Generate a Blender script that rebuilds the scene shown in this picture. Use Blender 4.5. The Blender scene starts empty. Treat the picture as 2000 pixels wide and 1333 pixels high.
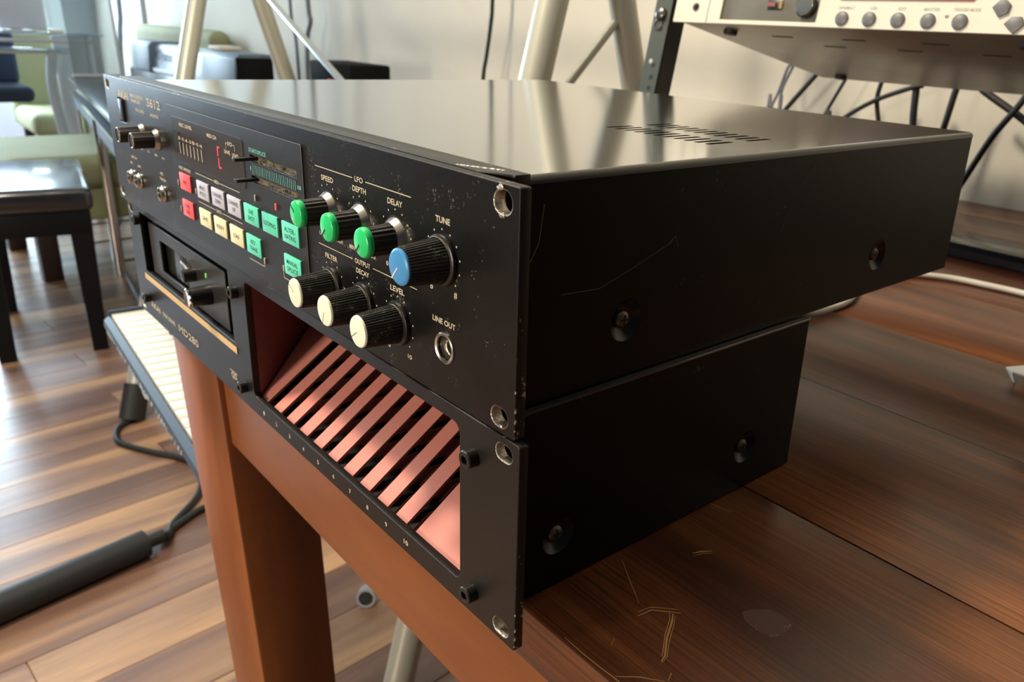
import bpy, bmesh, math, random
from mathutils import Vector, Matrix
random.seed(7)
SC = bpy.context.scene
COL = SC.collection
FZ = 756.0                      # floor lies 756 mm below the lower panel edge

def W(x, y, z):                 # millimetres of the measured frame -> metres above the floor
    return Vector((x / 1000, y / 1000, (z + FZ) / 1000))

# ------------------------------------------------------------ camera
cam = bpy.data.objects.new('camera', bpy.data.cameras.new('camera')); COL.objects.link(cam)
r0 = (0.66613942, 0.74412479, 0.05036433); r1 = (0.28951561, -0.19575928, -0.93694131); r2 = (-0.68734197, 0.6387148, -0.34583872)
rot = Matrix(((r0[0], -r1[0], -r2[0]), (r0[1], -r1[1], -r2[1]), (r0[2], -r1[2], -r2[2])))
cam.matrix_world = Matrix.Translation(W(673.562, -152.794, 223.0)) @ rot.to_4x4()
cd = cam.data; cd.sensor_width = 36; cd.lens = 28.286; cd.shift_x = -0.06547; cd.shift_y = -0.01354
cd.clip_start = 0.01; cd.clip_end = 50
cd.dof.use_dof = True; cd.dof.focus_distance = 0.34; cd.dof.aperture_fstop = 18.0
SC.camera = cam
# ------------------------------------------------------------ world, lights, exposure
wd = bpy.data.worlds.new('world'); SC.world = wd; wd.use_nodes = True
bg = wd.node_tree.nodes['Background']; bg.inputs[0].default_value = (0.85, 0.92, 1.0, 1); bg.inputs[1].default_value = 0.045
vs = SC.view_settings; vs.view_transform = 'Standard'; vs.look = 'None'; vs.gamma = 1; vs.exposure = 0.0; vs.use_curve_mapping = False

def area(name, loc, target, size, power, color, sy=None):
    l = bpy.data.lights.new(name, 'AREA'); l.energy = power; l.color = color; l.size = size
    if sy: l.shape = 'RECTANGLE'; l.size_y = sy
    o = bpy.data.objects.new(name, l); COL.objects.link(o); o.location = loc
    o.rotation_euler = (Vector(target) - Vector(loc)).to_track_quat('-Z', 'Y').to_euler(); return o
area('ceiling_lamp', W(-520, -420, 1560), W(450, 300, 0), 0.20, 44, (1.0, 0.87, 0.69))
area('room_lamp', W(150, -2300, 170), W(300, 0, 0), 0.5, 48, (1.0, 0.89, 0.74))
area('window_light', W(-5250, 0, 450), W(-1500, 200, -300), 1.7, 145, (0.66, 0.86, 1.0), 1.5)
area('back_room_fill', W(-1700, -500, 1650), W(-2700, 500, -200), 0.8, 13, (0.92, 0.95, 1.0))  # added fill without a fixture, brightens the organ and far left of the room
area('wall_fill', W(-700, 250, 1620), W(300, 1195, 200), 0.15, 6, (1.0, 0.92, 0.75))  # extra light added to brighten the back wall, no fixture there

# ------------------------------------------------------------ material helpers
MATS = {}
def mat(name, col, rough=0.5, metal=0.0, var=None, vscale=(20, 20, 20), bump=0.0, bscale=200, coat=0.0, spec=0.5, emit=None, estr=1.0, speck=None, alpha=None, rvar=0.0):
    if name in MATS: return MATS[name]
    m = bpy.data.materials.new(name); m.use_nodes = True; nt = m.node_tree; N = nt.nodes; L = nt.links
    b = N['Principled BSDF']
    b.inputs['Base Color'].default_value = (*col, 1); b.inputs['Roughness'].default_value = rough; b.inputs['Metallic'].default_value = metal
    b.inputs['Coat Weight'].default_value = coat; b.inputs['Coat Roughness'].default_value = 0.12; b.inputs['Specular IOR Level'].default_value = spec
    if emit: b.inputs['Emission Color'].default_value = (*emit, 1); b.inputs['Emission Strength'].default_value = estr
    if alpha is not None: b.inputs['Alpha'].default_value = alpha
    tc = N.new('ShaderNodeTexCoord'); src = None
    if var:
        mp = N.new('ShaderNodeMapping'); mp.inputs['Scale'].default_value = vscale; L.new(tc.outputs['Object'], mp.inputs[0])
        n = N.new('ShaderNodeTexNoise'); n.inputs['Scale'].default_value = 1; n.inputs['Detail'].default_value = 6; L.new(mp.outputs[0], n.inputs[0])
        cr = N.new('ShaderNodeValToRGB'); cr.color_ramp.elements[0].position = 0.3; cr.color_ramp.elements[1].position = 0.7
        cr.color_ramp.elements[0].color = (*col, 1); cr.color_ramp.elements[1].color = (*var, 1)
        L.new(n.outputs[0], cr.inputs[0]); src = cr.outputs[0]
        if rvar:
            mr = N.new('ShaderNodeMapRange'); mr.inputs['To Min'].default_value = rough; mr.inputs['To Max'].default_value = rough + rvar
            L.new(n.outputs[0], mr.inputs[0]); L.new(mr.outputs[0], b.inputs['Roughness'])
    if speck:                                             # dust and chips: (colour, scale, threshold)
        n2 = N.new('ShaderNodeTexNoise'); n2.inputs['Scale'].default_value = speck[1]; n2.inputs['Detail'].default_value = 2; L.new(tc.outputs['Object'], n2.inputs[0])
        n3 = N.new('ShaderNodeTexNoise'); n3.inputs['Scale'].default_value = speck[1] / 12; L.new(tc.outputs['Object'], n3.inputs[0])
        ad = N.new('ShaderNodeMath'); ad.operation = 'MULTIPLY'; L.new(n2.outputs[0], ad.inputs[0]); L.new(n3.outputs[0], ad.inputs[1])
        c2 = N.new('ShaderNodeValToRGB'); c2.color_ramp.elements[0].position = speck[2]; c2.color_ramp.elements[1].position = speck[2] + 0.06
        L.new(ad.outputs[0], c2.inputs[0]); mx = N.new('ShaderNodeMix'); mx.data_type = 'RGBA'
        L.new(c2.outputs[0], mx.inputs[0]); mx.inputs[7].default_value = (*speck[0], 1)
        if src: L.new(src, mx.inputs[6])
        else: mx.inputs[6].default_value = (*col, 1)
        src = mx.outputs[2]
    if src: L.new(src, b.inputs['Base Color'])
    if bump:
        nb = N.new('ShaderNodeTexNoise'); nb.inputs['Scale'].default_value = bscale; nb.inputs['Detail'].default_value = 3; L.new(tc.outputs['Object'], nb.inputs[0])
        bp = N.new('ShaderNodeBump'); bp.inputs['Strength'].default_value = bump; bp.inputs['Distance'].default_value = 0.001
        L.new(nb.outputs[0], bp.inputs['Height']); L.new(bp.outputs[0], b.inputs['Normal'])
    MATS[name] = m; return m

def wood(name, dark, mid, light, grain, rough, coat, band=(3, 40, 40), per_object=0.0, fine=0.35):
    """grain: scale vector, small along the grain"""
    m = bpy.data.materials.new(name); m.use_nodes = True; nt = m.node_tree; N = nt.nodes; L = nt.links; b = N['Principled BSDF']
    tc = N.new('ShaderNodeTexCoord'); oi = N.new('ShaderNodeObjectInfo')
    mu = N.new('ShaderNodeMath'); mu.operation = 'MULTIPLY'; mu.inputs[1].default_value = 37.0; L.new(oi.outputs['Random'], mu.inputs[0])
    ad = N.new('ShaderNodeVectorMath'); ad.operation = 'ADD'; L.new(tc.outputs['Object'], ad.inputs[0])
    cb = N.new('ShaderNodeCombineXYZ'); [L.new(mu.outputs[0], cb.inputs[i]) for i in range(3)]; L.new(cb.outputs[0], ad.inputs[1])
    def noise(sc, detail, rough_=0.5, dist=0.0):
        mp = N.new('ShaderNodeMapping'); mp.inputs['Scale'].default_value = sc; L.new(ad.outputs[0], mp.inputs[0])
        n = N.new('ShaderNodeTexNoise'); n.inputs['Scale'].default_value = 1; n.inputs['Detail'].default_value = detail; n.inputs['Roughness'].default_value = rough_
        n.inputs['Distortion'].default_value = dist; L.new(mp.outputs[0], n.inputs[0]); return n.outputs[0]
    n1 = noise(band, 2, 0.5, 0.4); n2 = noise(grain, 6, 0.65)
    cr = N.new('ShaderNodeValToRGB'); e = cr.color_ramp.elements; e[0].position = 0.33; e[0].color = (*dark, 1); e[1].position = 0.68; e[1].color = (*light, 1)
    k = e.new(0.5); k.color = (*mid, 1)
    of = N.new('ShaderNodeMath'); of.operation = 'MULTIPLY_ADD'; of.inputs[1].default_value = per_object; L.new(oi.outputs['Random'], of.inputs[0]); L.new(n1, of.inputs[2])
    sb = N.new('ShaderNodeMath'); sb.operation = 'SUBTRACT'; sb.inputs[1].default_value = per_object / 2; L.new(of.outputs[0], sb.inputs[0])
    L.new(sb.outputs[0], cr.inputs[0])
    mr = N.new('ShaderNodeMapRange'); mr.inputs['From Min'].default_value = 0.35; mr.inputs['From Max'].default_value = 0.65
    mr.inputs['To Min'].default_value = 1 - fine; mr.inputs['To Max'].default_value = 1 + fine * 0.6; L.new(n2, mr.inputs[0])
    mx = N.new('ShaderNodeMix'); mx.data_type = 'RGBA'; mx.blend_type = 'MULTIPLY'; mx.inputs[0].default_value = 1
    L.new(cr.outputs[0], mx.inputs[6]); L.new(mr.outputs[0], mx.inputs[7]); L.new(mx.outputs[2], b.inputs['Base Color'])
    b.inputs['Roughness'].default_value = rough; b.inputs['Coat Weight'].default_value = coat; b.inputs['Coat Roughness'].default_value = 0.22
    bp = N.new('ShaderNodeBump'); bp.inputs['Strength'].default_value = 0.25; bp.inputs['Distance'].default_value = 0.0004; L.new(n2, bp.inputs['Height']); L.new(bp.outputs[0], b.inputs['Normal'])
    MATS[name] = m; return m

black = mat('black_panel', (0.0035, 0.0035, 0.0037), 0.31, speck=((0.15, 0.14, 0.12), 800, 0.37), spec=0.4, bump=0.15, bscale=1500)
blackB = mat('black_panel_clean', (0.0045, 0.0042, 0.0042), 0.38, spec=0.4, bump=0.2, bscale=2500)
lidm = mat('black_lid', (0.010, 0.010, 0.009), 0.15, bump=0.02, bscale=60, spec=1.0, coat=1.0)
sidem = mat('black_side', (0.0025, 0.0024, 0.0022), 0.36, speck=((0.05, 0.05, 0.045), 500, 0.44), spec=0.16)
edgem = mat('worn_edge', (0.012, 0.012, 0.012), 0.40, 0.0, speck=((0.45, 0.41, 0.34), 330, 0.36), spec=.3)
bare = mat('bare_metal', (0.30, 0.27, 0.22), 0.38, 0.85, var=(0.62, 0.58, 0.50), vscale=(300, 300, 300), bump=0.4, bscale=900)
steel = mat('bright_steel', (0.42, 0.40, 0.36), 0.30, 1.0)
chrome = mat('chrome', (0.75, 0.75, 0.73), 0.12, 1.0)
brass = mat('dull_screw', (0.17, 0.15, 0.11), 0.38, 0.8, bump=0.2, bscale=800)
blkpl = mat('black_plastic', (0.009, 0.008, 0.007), 0.36, bump=0.1, bscale=1500)
dustk = mat('knob_dusty_black', (0.008, 0.0075, 0.007), 0.38, speck=((0.30, 0.27, 0.20), 2200, 0.37))
dust = mat('dusty_rim', (0.05, 0.045, 0.035), 0.8, var=(0.30, 0.26, 0.18), vscale=(900, 900, 900))
green = mat('green_cap', (0.02, 0.58, 0.17), 0.30)
blue = mat('blue_cap', (0.055, 0.26, 0.56), 0.35)
cream = mat('cream_cap', (0.80, 0.80, 0.62), 0.40, var=(0.86, 0.86, 0.72), vscale=(80, 80, 80))
ink = mat('cream_ink', (0.60, 0.53, 0.38), 0.6)
teal = mat('teal_ink', (0.16, 0.50, 0.42), 0.6)
inkb = mat('black_ink', (0.012, 0.012, 0.012), 0.6)
subp = mat('grey_subpanel', (0.009, 0.0095, 0.010), 0.38, bump=0.15, bscale=2000)
win = mat('smoked_window', (0.020, 0.013, 0.009), 0.32)
redb = mat('red_button', (0.90, 0.12, 0.14), 0.45)
tealb = mat('teal_button', (0.12, 0.70, 0.49), 0.45)
greyb = mat('grey_button', (0.52, 0.53, 0.63), 0.45)
yelb = mat('yellow_button', (0.76, 0.74, 0.47), 0.45)
ledm = mat('red_segment', (0.8, 0.03, 0.08), 0.4, emit=(1.0, 0.03, 0.10), estr=1.6)
ledr = mat('red_led', (0.7, 0.12, 0.12), 0.4, emit=(1.0, 0.12, 0.12), estr=0.25)
ledw = mat('clear_led', (0.40, 0.36, 0.32), 0.4)
ledg = mat('green_led', (0.15, 0.6, 0.10), 0.4, emit=(0.2, 0.9, 0.15), estr=0.3)
felt = mat('frayed_felt', (0.035, 0.03, 0.02), 0.9, var=(0.30, 0.27, 0.19), vscale=(160, 160, 900), bump=1.0, bscale=900)
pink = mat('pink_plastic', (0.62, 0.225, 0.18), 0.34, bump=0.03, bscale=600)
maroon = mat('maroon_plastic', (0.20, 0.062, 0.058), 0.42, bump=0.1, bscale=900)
tan = mat('tan_stripe', (0.60, 0.43, 0.22), 0.5)
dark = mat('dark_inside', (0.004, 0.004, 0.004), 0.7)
tablew = wood('table_wood', (0.045, 0.011, 0.0035), (0.095, 0.027, 0.008), (0.185, 0.062, 0.018), (14, 700, 700), 0.34, 0.10, band=(2.2, 22, 22), per_object=0.14, fine=0.45)
legw = wood('leg_wood', (0.15, 0.040, 0.009), (0.205, 0.058, 0.013), (0.265, 0.08, 0.019), (60, 60, 12), 0.45, 0.03, band=(9, 9, 2.5), fine=0.12)
apronw = wood('apron_wood', (0.135, 0.035, 0.008), (0.19, 0.054, 0.012), (0.26, 0.078, 0.018), (10, 60, 60), 0.45, 0.03, band=(2.5, 9, 9), fine=0.12)
floorw = wood('floor_wood', (0.140, 0.072, 0.050), (0.240, 0.135, 0.092), (0.46, 0.27, 0.14), (90, 8, 90), 0.36, 0.2, band=(13, 0.9, 13), per_object=0.24, fine=0.14)
wallm = mat('cream_wall', (0.57, 0.535, 0.45), 0.75, var=(0.62, 0.585, 0.495), vscale=(5, 5, 5), bump=0.35, bscale=55)
walll = mat('pale_blue_wall', (0.52, 0.60, 0.68), 0.8, var=(0.56, 0.63, 0.70), vscale=(3, 3, 3))
ceilm = mat('white_ceiling', (0.75, 0.74, 0.70), 0.9)
trimm = mat('white_trim', (0.55, 0.57, 0.60), 0.5)
tube = mat('champagne_tube', (0.42, 0.425, 0.36), 0.36, 0.3)
rubber = mat('black_rubber', (0.012, 0.012, 0.013), 0.6)
foam = mat('black_foam', (0.010, 0.012, 0.014), 0.65, bump=0.4, bscale=400)
cable = mat('black_cable', (0.008, 0.009, 0.010), 0.5)
gcable = mat('grey_cable', (0.16, 0.17, 0.19), 0.5)
wcable = mat('white_cable', (0.72, 0.68, 0.60), 0.4)
ivory = mat('keyboard_ivory', (0.50, 0.495, 0.44), 0.4)
kbody = mat('keyboard_blue_grey', (0.035, 0.052, 0.080), 0.5, spec=.35)
synth = mat('synth_cream', (0.60, 0.58, 0.49), 0.40)
synthu = mat('synth_underside', (0.20, 0.185, 0.15), 0.35, 0.6, var=(0.27, 0.245, 0.20), vscale=(14, 14, 14))
gbtn = mat('grey_rubber', (0.105, 0.105, 0.105), 0.45)
rail_m = mat('rack_grey', (0.075, 0.085, 0.075), 0.42, 0.3)
benchm = mat('bench_black', (0.003, 0.0035, 0.005), 0.5, spec=.2)
leather = mat('black_leather', (0.008, 0.010, 0.014), 0.28, coat=1.0, bump=0.1, bscale=40)
greenf = mat('green_fabric', (0.26, 0.265, 0.14), 0.75, var=(0.30, 0.305, 0.17), vscale=(5, 5, 5))
brownleg = mat('brown_leg', (0.030, 0.013, 0.010), 0.5)
navy = mat('navy_fabric', (0.012, 0.022, 0.045), 0.8)
glass = mat('desk_glass', (0.30, 0.40, 0.46), 0.05, spec=0.6, alpha=0.45)
smoke = mat('smoked_acrylic', (0.10, 0.14, 0.17), 0.05, alpha=0.40)
organb = mat('organ_blue_grey', (0.095, 0.135, 0.185), 0.45)
blackgl = mat('black_gloss', (0.006, 0.007, 0.010), 0.20)
paper = mat('paper', (0.60, 0.57, 0.48), 0.7)
white = mat('white_plastic', (0.74, 0.72, 0.66), 0.35)
lit = mat('window_sky', (0.7, 0.85, 1.0), 0.5, emit=(0.62, 0.82, 1.0), estr=2.4)
litlow = mat('frosted_pane_daylight', (0.6, 0.65, 0.75), 0.5, emit=(0.66, 0.74, 0.95), estr=0.55)
scr = mat('scratch_wood', (0.50, 0.28, 0.11), 0.5)
haze = mat('dull_smear', (0.085, 0.038, 0.022), 0.55, speck=((0.4, 0.33, 0.28), 1500, 0.36))

# ------------------------------------------------------------ geometry helpers (all in mm, local to their parent)
S = 0.001
def link(name, me, material, parent=None, loc=None, rot=None):
    o = bpy.data.objects.new(name, me); COL.objects.link(o)
    if material is not None:
        me.materials.clear()
        for m in (material if isinstance(material, (list, tuple)) else [material]): me.materials.append(m)
    if parent: o.parent = parent
    if loc is not None: o.location = Vector(loc) * S
    if rot is not None: o.rotation_euler = rot
    return o
def fin(bm, smooth=None):
    bmesh.ops.recalc_face_normals(bm, faces=bm.faces)
    me = bpy.data.meshes.new('m'); bm.to_mesh(me); bm.free()
    if smooth:
        for p in me.polygons: p.use_smooth = True
        try: me.set_sharp_from_angle(angle=math.radians(smooth))
        except Exception: pass
    return me
def abox(bm, a, b, bev=0.0, seg=2):
    a = Vector(a) * S; b = Vector(b) * S
    r = bmesh.ops.create_cube(bm, size=1); vs_ = r['verts']; c = (a + b) / 2; d = b - a
    for v in vs_: v.co = Vector((v.co.x * d.x, v.co.y * d.y, v.co.z * d.z)) + c
    if bev > 0:
        es = list({e for v in vs_ for e in v.link_edges})
        bmesh.ops.bevel(bm, geom=es, offset=bev * S, segments=seg, profile=0.5, affect='EDGES')
def box(name, a, b, m, parent=None, bev=0.0, seg=2, **k):
    bm = bmesh.new(); abox(bm, a, b, bev, seg); return link(name, fin(bm, 40 if bev else None), m, parent, **k)
def boxes(name, lst, m, parent=None, bev=0.0, **k):
    bm = bmesh.new()
    for a, b in lst: abox(bm, a, b, bev, 1)
    return link(name, fin(bm), m, parent, **k)
def frame_from(d):
    d = Vector(d).normalized(); u = d.cross(Vector((0, 0, 1)))
    if u.length < 1e-4: u = d.cross(Vector((0, 1, 0)))
    u.normalize(); return d, u, d.cross(u)
def alathe(bm, prof, origin=(0, 0, 0), axis=(0, -1, 0), seg=48, ribs=0, depth=0.0, ribrange=None):
    """prof: list of (radius, distance along axis); closed with fans where radius is 0"""
    d, u, v = frame_from(axis); o = Vector(origin); rings = []
    for (r, h) in prof:
        if r < 1e-6: rings.append([bm.verts.new((o + d * h) * S)]); continue
        ring = []
        for i in range(seg):
            a = 2 * math.pi * i / seg; rr = r
            if ribs and (ribrange is None or ribrange[0] <= h <= ribrange[1]): rr = r * (1 - depth * (0.5 + 0.5 * math.cos(ribs * a)))
            ring.append(bm.verts.new((o + d * h + (u * math.cos(a) + v * math.sin(a)) * rr) * S))
        rings.append(ring)
    for A, B in zip(rings, rings[1:]):
        n = max(len(A), len(B))
        for i in range(n):
            j = (i + 1) % n
            if len(A) == 1 and len(B) == 1: continue
            if len(A) == 1: bm.faces.new((A[0], B[j], B[i]))
            elif len(B) == 1: bm.faces.new((A[i], A[j], B[0]))
            else: bm.faces.new((A[i], A[j], B[j], B[i]))
def lathe(name, prof, m, parent=None, smooth=35, **k):
    kk = {x: k.pop(x) for x in ('origin', 'axis', 'seg', 'ribs', 'depth', 'ribrange') if x in k}
    bm = bmesh.new(); alathe(bm, prof, **kk); return link(name, fin(bm, smooth), m, parent, **k)
def atube(bm, pts, r, seg=12, caps=True):
    P = [Vector(p) for p in pts]; rings = []; up = None
    for i, p in enumerate(P):
        t = (P[min(i + 1, len(P) - 1)] - P[max(i - 1, 0)]).normalized()
        if up is None: _, u, v = frame_from(t)
        else:
            u = (up - t * up.dot(t)).normalized(); v = t.cross(u)
        up = u; rr = r[i] if isinstance(r, (list, tuple)) else r
        rings.append([bm.verts.new((p + (u * math.cos(2 * math.pi * k / seg) + v * math.sin(2 * math.pi * k / seg)) * rr) * S) for k in range(seg)])
    for A, B in zip(rings, rings[1:]):
        for i in range(seg): bm.faces.new((A[i], A[(i + 1) % seg], B[(i + 1) % seg], B[i]))
    if caps: bm.faces.new(rings[0][::-1]); bm.faces.new(rings[-1])
def tubeo(name, pts, r, m, parent=None, seg=16, **k):
    bm = bmesh.new(); atube(bm, pts, r, seg); return link(name, fin(bm, 50), m, parent, **k)
def spline(pts, n=8):
    P = [Vector(p) for p in pts]; P = [2 * P[0] - P[1]] + P + [2 * P[-1] - P[-2]]; out = []
    for i in range(1, len(P) - 2):
        for k in range(n):
            t = k / n; a, b, c, d = P[i - 1:i + 3]
            out.append(0.5 * ((2 * b) + (c - a) * t + (2 * a - 5 * b + 4 * c - d) * t * t + (3 * b - a - 3 * c + d) * t ** 3))
    out.append(P[-2]); return out
def apoly(bm, pts, vec):        # prism from a polygon
    A = [bm.verts.new(Vector(p) * S) for p in pts]; B = [bm.verts.new((Vector(p) + Vector(vec)) * S) for p in pts]
    bm.faces.new(A); bm.faces.new(B[::-1]); n = len(A)
    for i in range(n): bm.faces.new((A[i], B[i], B[(i + 1) % n], A[(i + 1) % n]))
def prism(name, pts, vec, m, parent=None, bev=0.0, **k):
    bm = bmesh.new(); apoly(bm, pts, vec)
    if bev: bmesh.ops.bevel(bm, geom=list(bm.edges), offset=bev * S, segments=2, profile=0.5, affect='EDGES')
    return link(name, fin(bm, 40 if bev else None), m, parent, **k)
def rrect(x0, z0, x1, z1, r=0.0, n=5):
    if r <= 0: return [(x0, z0), (x1, z0), (x1, z1), (x0, z1)]
    out = []
    for cx, cz, a0 in ((x1 - r, z0 + r, -90), (x1 - r, z1 - r, 0), (x0 + r, z1 - r, 90), (x0 + r, z0 + r, 180)):
        for i in range(n + 1):
            a = math.radians(a0 + 90 * i / n); out.append((cx + r * math.cos(a), cz + r * math.sin(a)))
    return out
def circ(cx, cz, r, n=32, sx=1.0): return [(cx + sx * r * math.cos(2 * math.pi * i / n), cz + r * math.sin(2 * math.pi * i / n)) for i in range(n)]
def plate_mesh(outer, holes, t, bev=0.0):
    cu = bpy.data.curves.new('c', 'CURVE'); cu.dimensions = '2D'; cu.fill_mode = 'BOTH'
    cu.extrude = (t / 2 - bev) * S; cu.bevel_depth = bev * S; cu.bevel_resolution = 1; cu.offset = -bev * S
    for k, loop in enumerate([outer] + holes):
        sp = cu.splines.new('POLY'); sp.points.add(len(loop) - 1)
        for p, (x, z) in zip(sp.points, loop): p.co = (x * S, z * S, 0, 1)
        sp.use_cyclic_u = True
    o = bpy.data.objects.new('tmp', cu); me = bpy.data.meshes.new_from_object(o)
    bpy.data.objects.remove(o); bpy.data.curves.remove(cu); return me
def plate(name, outer, holes, t, m, parent=None, plane='XZ', at=0.0, bev=0.0, edge=None, inner=None, innerbox=None, **k):
    """a sheet with holes. XZ: front face at y=at, thickness towards +y.  XY: top face at z=at, thickness down.  YZ: outer face at x=at, thickness towards -x"""
    me = plate_mesh(outer, holes, t, bev)
    for v in me.vertices:
        u, w, h = v.co
        if plane == 'XZ': v.co = (u, -h + (at + t / 2) * S, w)
        elif plane == 'XY': v.co = (u, w, h + (at - t / 2) * S)
        else: v.co = (h + (at - t / 2) * S, u, w)
    me.update(); mats = [m]
    if edge: mats += [edge]
    if inner: mats += [inner]
    o = link(name, me, mats, parent, **k)
    if edge:
        ax = {'XZ': 1, 'XY': 2, 'YZ': 0}[plane]; ia, ib = {'XZ': (0, 2), 'XY': (0, 1), 'YZ': (1, 2)}[plane]
        xs = [p[0] for p in outer]; zs = [p[1] for p in outer]
        for p in me.polygons:
            if abs(p.normal[ax]) < 0.98:
                c = p.center; q = (c[ia] / S, c[ib] / S)
                far = min(abs(q[0] - min(xs)), abs(q[0] - max(xs)), abs(q[1] - min(zs)), abs(q[1] - max(zs)))
                p.material_index = 1 if far < 0.8 + bev else (2 if inner and innerbox(q) else 0)
    return o
def text_bm(items, y=-0.08, fat=0.016):
    """items: (string, cx, cz, width, height) standing in the XZ plane, facing -y"""
    me = bpy.data.meshes.new('txt'); V = []; F = []
    for it in items:
        s, cx, cz, w, h = it[:5]
        cu = bpy.data.curves.new('t', 'FONT'); cu.body = s; cu.offset = fat; cu.align_x = 'CENTER'; cu.resolution_u = 3
        o = bpy.data.objects.new('t', cu); m2 = bpy.data.meshes.new_from_object(o); bpy.data.objects.remove(o); bpy.data.curves.remove(cu)
        if not m2.vertices: continue
        xs = [v.co.x for v in m2.vertices]; ys = [v.co.y for v in m2.vertices]
        x0, x1, y0, y1 = min(xs), max(xs), min(ys), max(ys); b = len(V)
        sx = w / max(x1 - x0, 1e-6); sy = h / max(y1 - y0, 1e-6)
        for v in m2.vertices: V.append((((v.co.x - (x0 + x1) / 2) * sx + cx) * S, y * S, ((v.co.y - (y0 + y1) / 2) * sy + cz) * S))
        for p in m2.polygons: F.append([b + i for i in p.vertices])
        bpy.data.meshes.remove(m2)
    return V, F
def lettering(name, items, m, parent, y=-0.08, lines=(), dots=()):
    V, F = text_bm(items, y, 0.002 if name == 'button_lettering' else 0.014)
    for (x0, z0, x1, z1, t) in lines:
        d = Vector((x1 - x0, z1 - z0)).normalized(); n = Vector((-d.y, d.x)) * t / 2; b = len(V)
        for (x, z) in ((x0 - n.x, z0 - n.y), (x1 - n.x, z1 - n.y), (x1 + n.x, z1 + n.y), (x0 + n.x, z0 + n.y)): V.append((x * S, y * S, z * S))
        F.append([b, b + 1, b + 2, b + 3])
    for (x, z, r) in dots:
        b = len(V)
        for i in range(8): V.append(((x + r * math.cos(i * math.pi / 4)) * S, y * S, (z + r * math.sin(i * math.pi / 4)) * S))
        F.append(list(range(b, b + 8)))
    me = bpy.data.meshes.new(name); me.from_pydata(V, [], F); me.update(); return link(name, me, m, parent)
def thing(name, label, cat, loc=(0, 0, 0), rz=0.0, group=None):
    o = bpy.data.objects.new(name, None); COL.objects.link(o); o.location = W(*loc); o.rotation_euler = (0, 0, rz)
    o['label'] = label; o['category'] = cat; o.empty_display_size = 0.02
    if group: o['group'] = group
    return o
def tag(o, label, cat, group=None):
    o['label'] = label; o['category'] = cat
    if group: o['group'] = group
    return o
def struct(o): o['kind'] = 'structure'; return o
def at(o, loc): o.location = W(*loc); return o

# ------------------------------------------------------------ room shell
Z0 = (0, 0, 0)
fl = struct(at(box('floor', (-5500, -3200, -40), (1600, 1200, -6), floorw), (0, 0, -FZ)))
ang = math.radians(4.5); bw, bl = 118.0, 1180.0
bm = bmesh.new(); abox(bm, (-bw / 2 + .6, -bl / 2 + .6, -6), (bw / 2 - .6, bl / 2 - .6, 0), 0.8, 1); pm = fin(bm); pm.materials.append(floorw)
ca, sa = math.cos(ang), math.sin(ang); first = True; npk = 0
for i in range(-48, 14):
    for j in range(-3, 4):
        u = i * bw + 15; v = j * bl + (i * 389 % 1180) + 130
        x = ca * u - sa * v; y = sa * u + ca * v
        if not (-5350 < x < 500 and -1150 < y < 1130) or npk > 288: continue
        p = bpy.data.objects.new('floor_board', pm); COL.objects.link(p); p.parent = fl; p.location = (x * S, y * S, 0); p.rotation_euler = (0, 0, ang); npk += 1
struct(at(box('wall_back', (-5500, 1195, -10), (1500, 1330, 2450), wallm), (0, 0, -FZ)))
# left wall with a window opening
bm = bmesh.new()
for a, b in (((-5500, -3200, -10), (-5400, 1195, 60)), ((-5500, -3200, 2150), (-5400, 1195, 2450)), ((-5500, 930, 60), (-5400, 1195, 2150)), ((-5500, -3200, 60), (-5400, -1500, 2150))): abox(bm, a, b)
struct(at(link('wall_left', fin(bm), walll), (0, 0, -FZ)))
wn = struct(at(boxes('window_1', [((-5410, 880, 50), (-5380, 940, 2160)), ((-5410, -1510, 50), (-5380, -1450, 2160)), ((-5410, -1510, 965), (-5370, 940, 1005)), ((-5410, -1510, 2110), (-5370, 940, 2160)), ((-5410, -40, 50), (-5380, 20, 2110))], trimm), (0, 0, -FZ)))
box('window_pane', (-5450, -1450, 1005), (-5445, -40, 2110), lit, wn); box('lower_pane', (-5450, -1450, 60), (-5445, -40, 965), litlow, wn); box('lower_pane', (-5450, 20, 60), (-5445, 880, 965), litlow, wn); box('window_pane', (-5450, 20, 1005), (-5445, 880, 2110), lit, wn)
struct(at(box('ceiling', (-5500, -3200, 2450), (1500, 1330, 2500), ceilm), (0, 0, -FZ)))
struct(at(box('trim_1', (-4560, 1172, 0), (-4300, 1195, 2100), trimm, bev=3), (0, 0, -FZ)))
struct(at(box('baseboard_back', (-5400, 1180, 0), (1500, 1195, 95), trimm, bev=3), (0, 0, -FZ)))

# ------------------------------------------------------------ table
tb = thing('wooden_table', 'dark reddish-brown wooden table with scratched plank top under the stacked black rack units', 'table', (500, 600, -FZ))
def TB(x, y, z): return (x - 500, y - 600, z + FZ)
ys = [22, 178, 335, 491, 647, 803, 960, 1080, 1192]
TX0, TX1 = -30, 1180
for i, (a, b) in enumerate(zip(ys, ys[1:])):
    bm = bmesh.new(); abox(bm, (-605, -(b - a) / 2 + .12, -27), (605, (b - a) / 2 - .12, 0), 0.6 if i else 2.2, 2)
    pl = link('top_plank', fin(bm, 40), tablew, tb); pl.location = Vector(TB((TX0 + TX1) / 2, (a + b) / 2, -5.53)) * S
    if i == 0: plank0 = pl
    if i == 1: plank1 = pl
    if i == 2: plank2 = pl
box('apron', TB(60, 31, -97), TB(1120, 50, -33), apronw, tb, bev=1.5)
box('apron', TB(60, 1160, -97), TB(1120, 1179, -33), apronw, tb, bev=1.5)
box('apron', TB(0, 90, -97), TB(19, 1120, -33), apronw, tb, bev=1.5)
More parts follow.
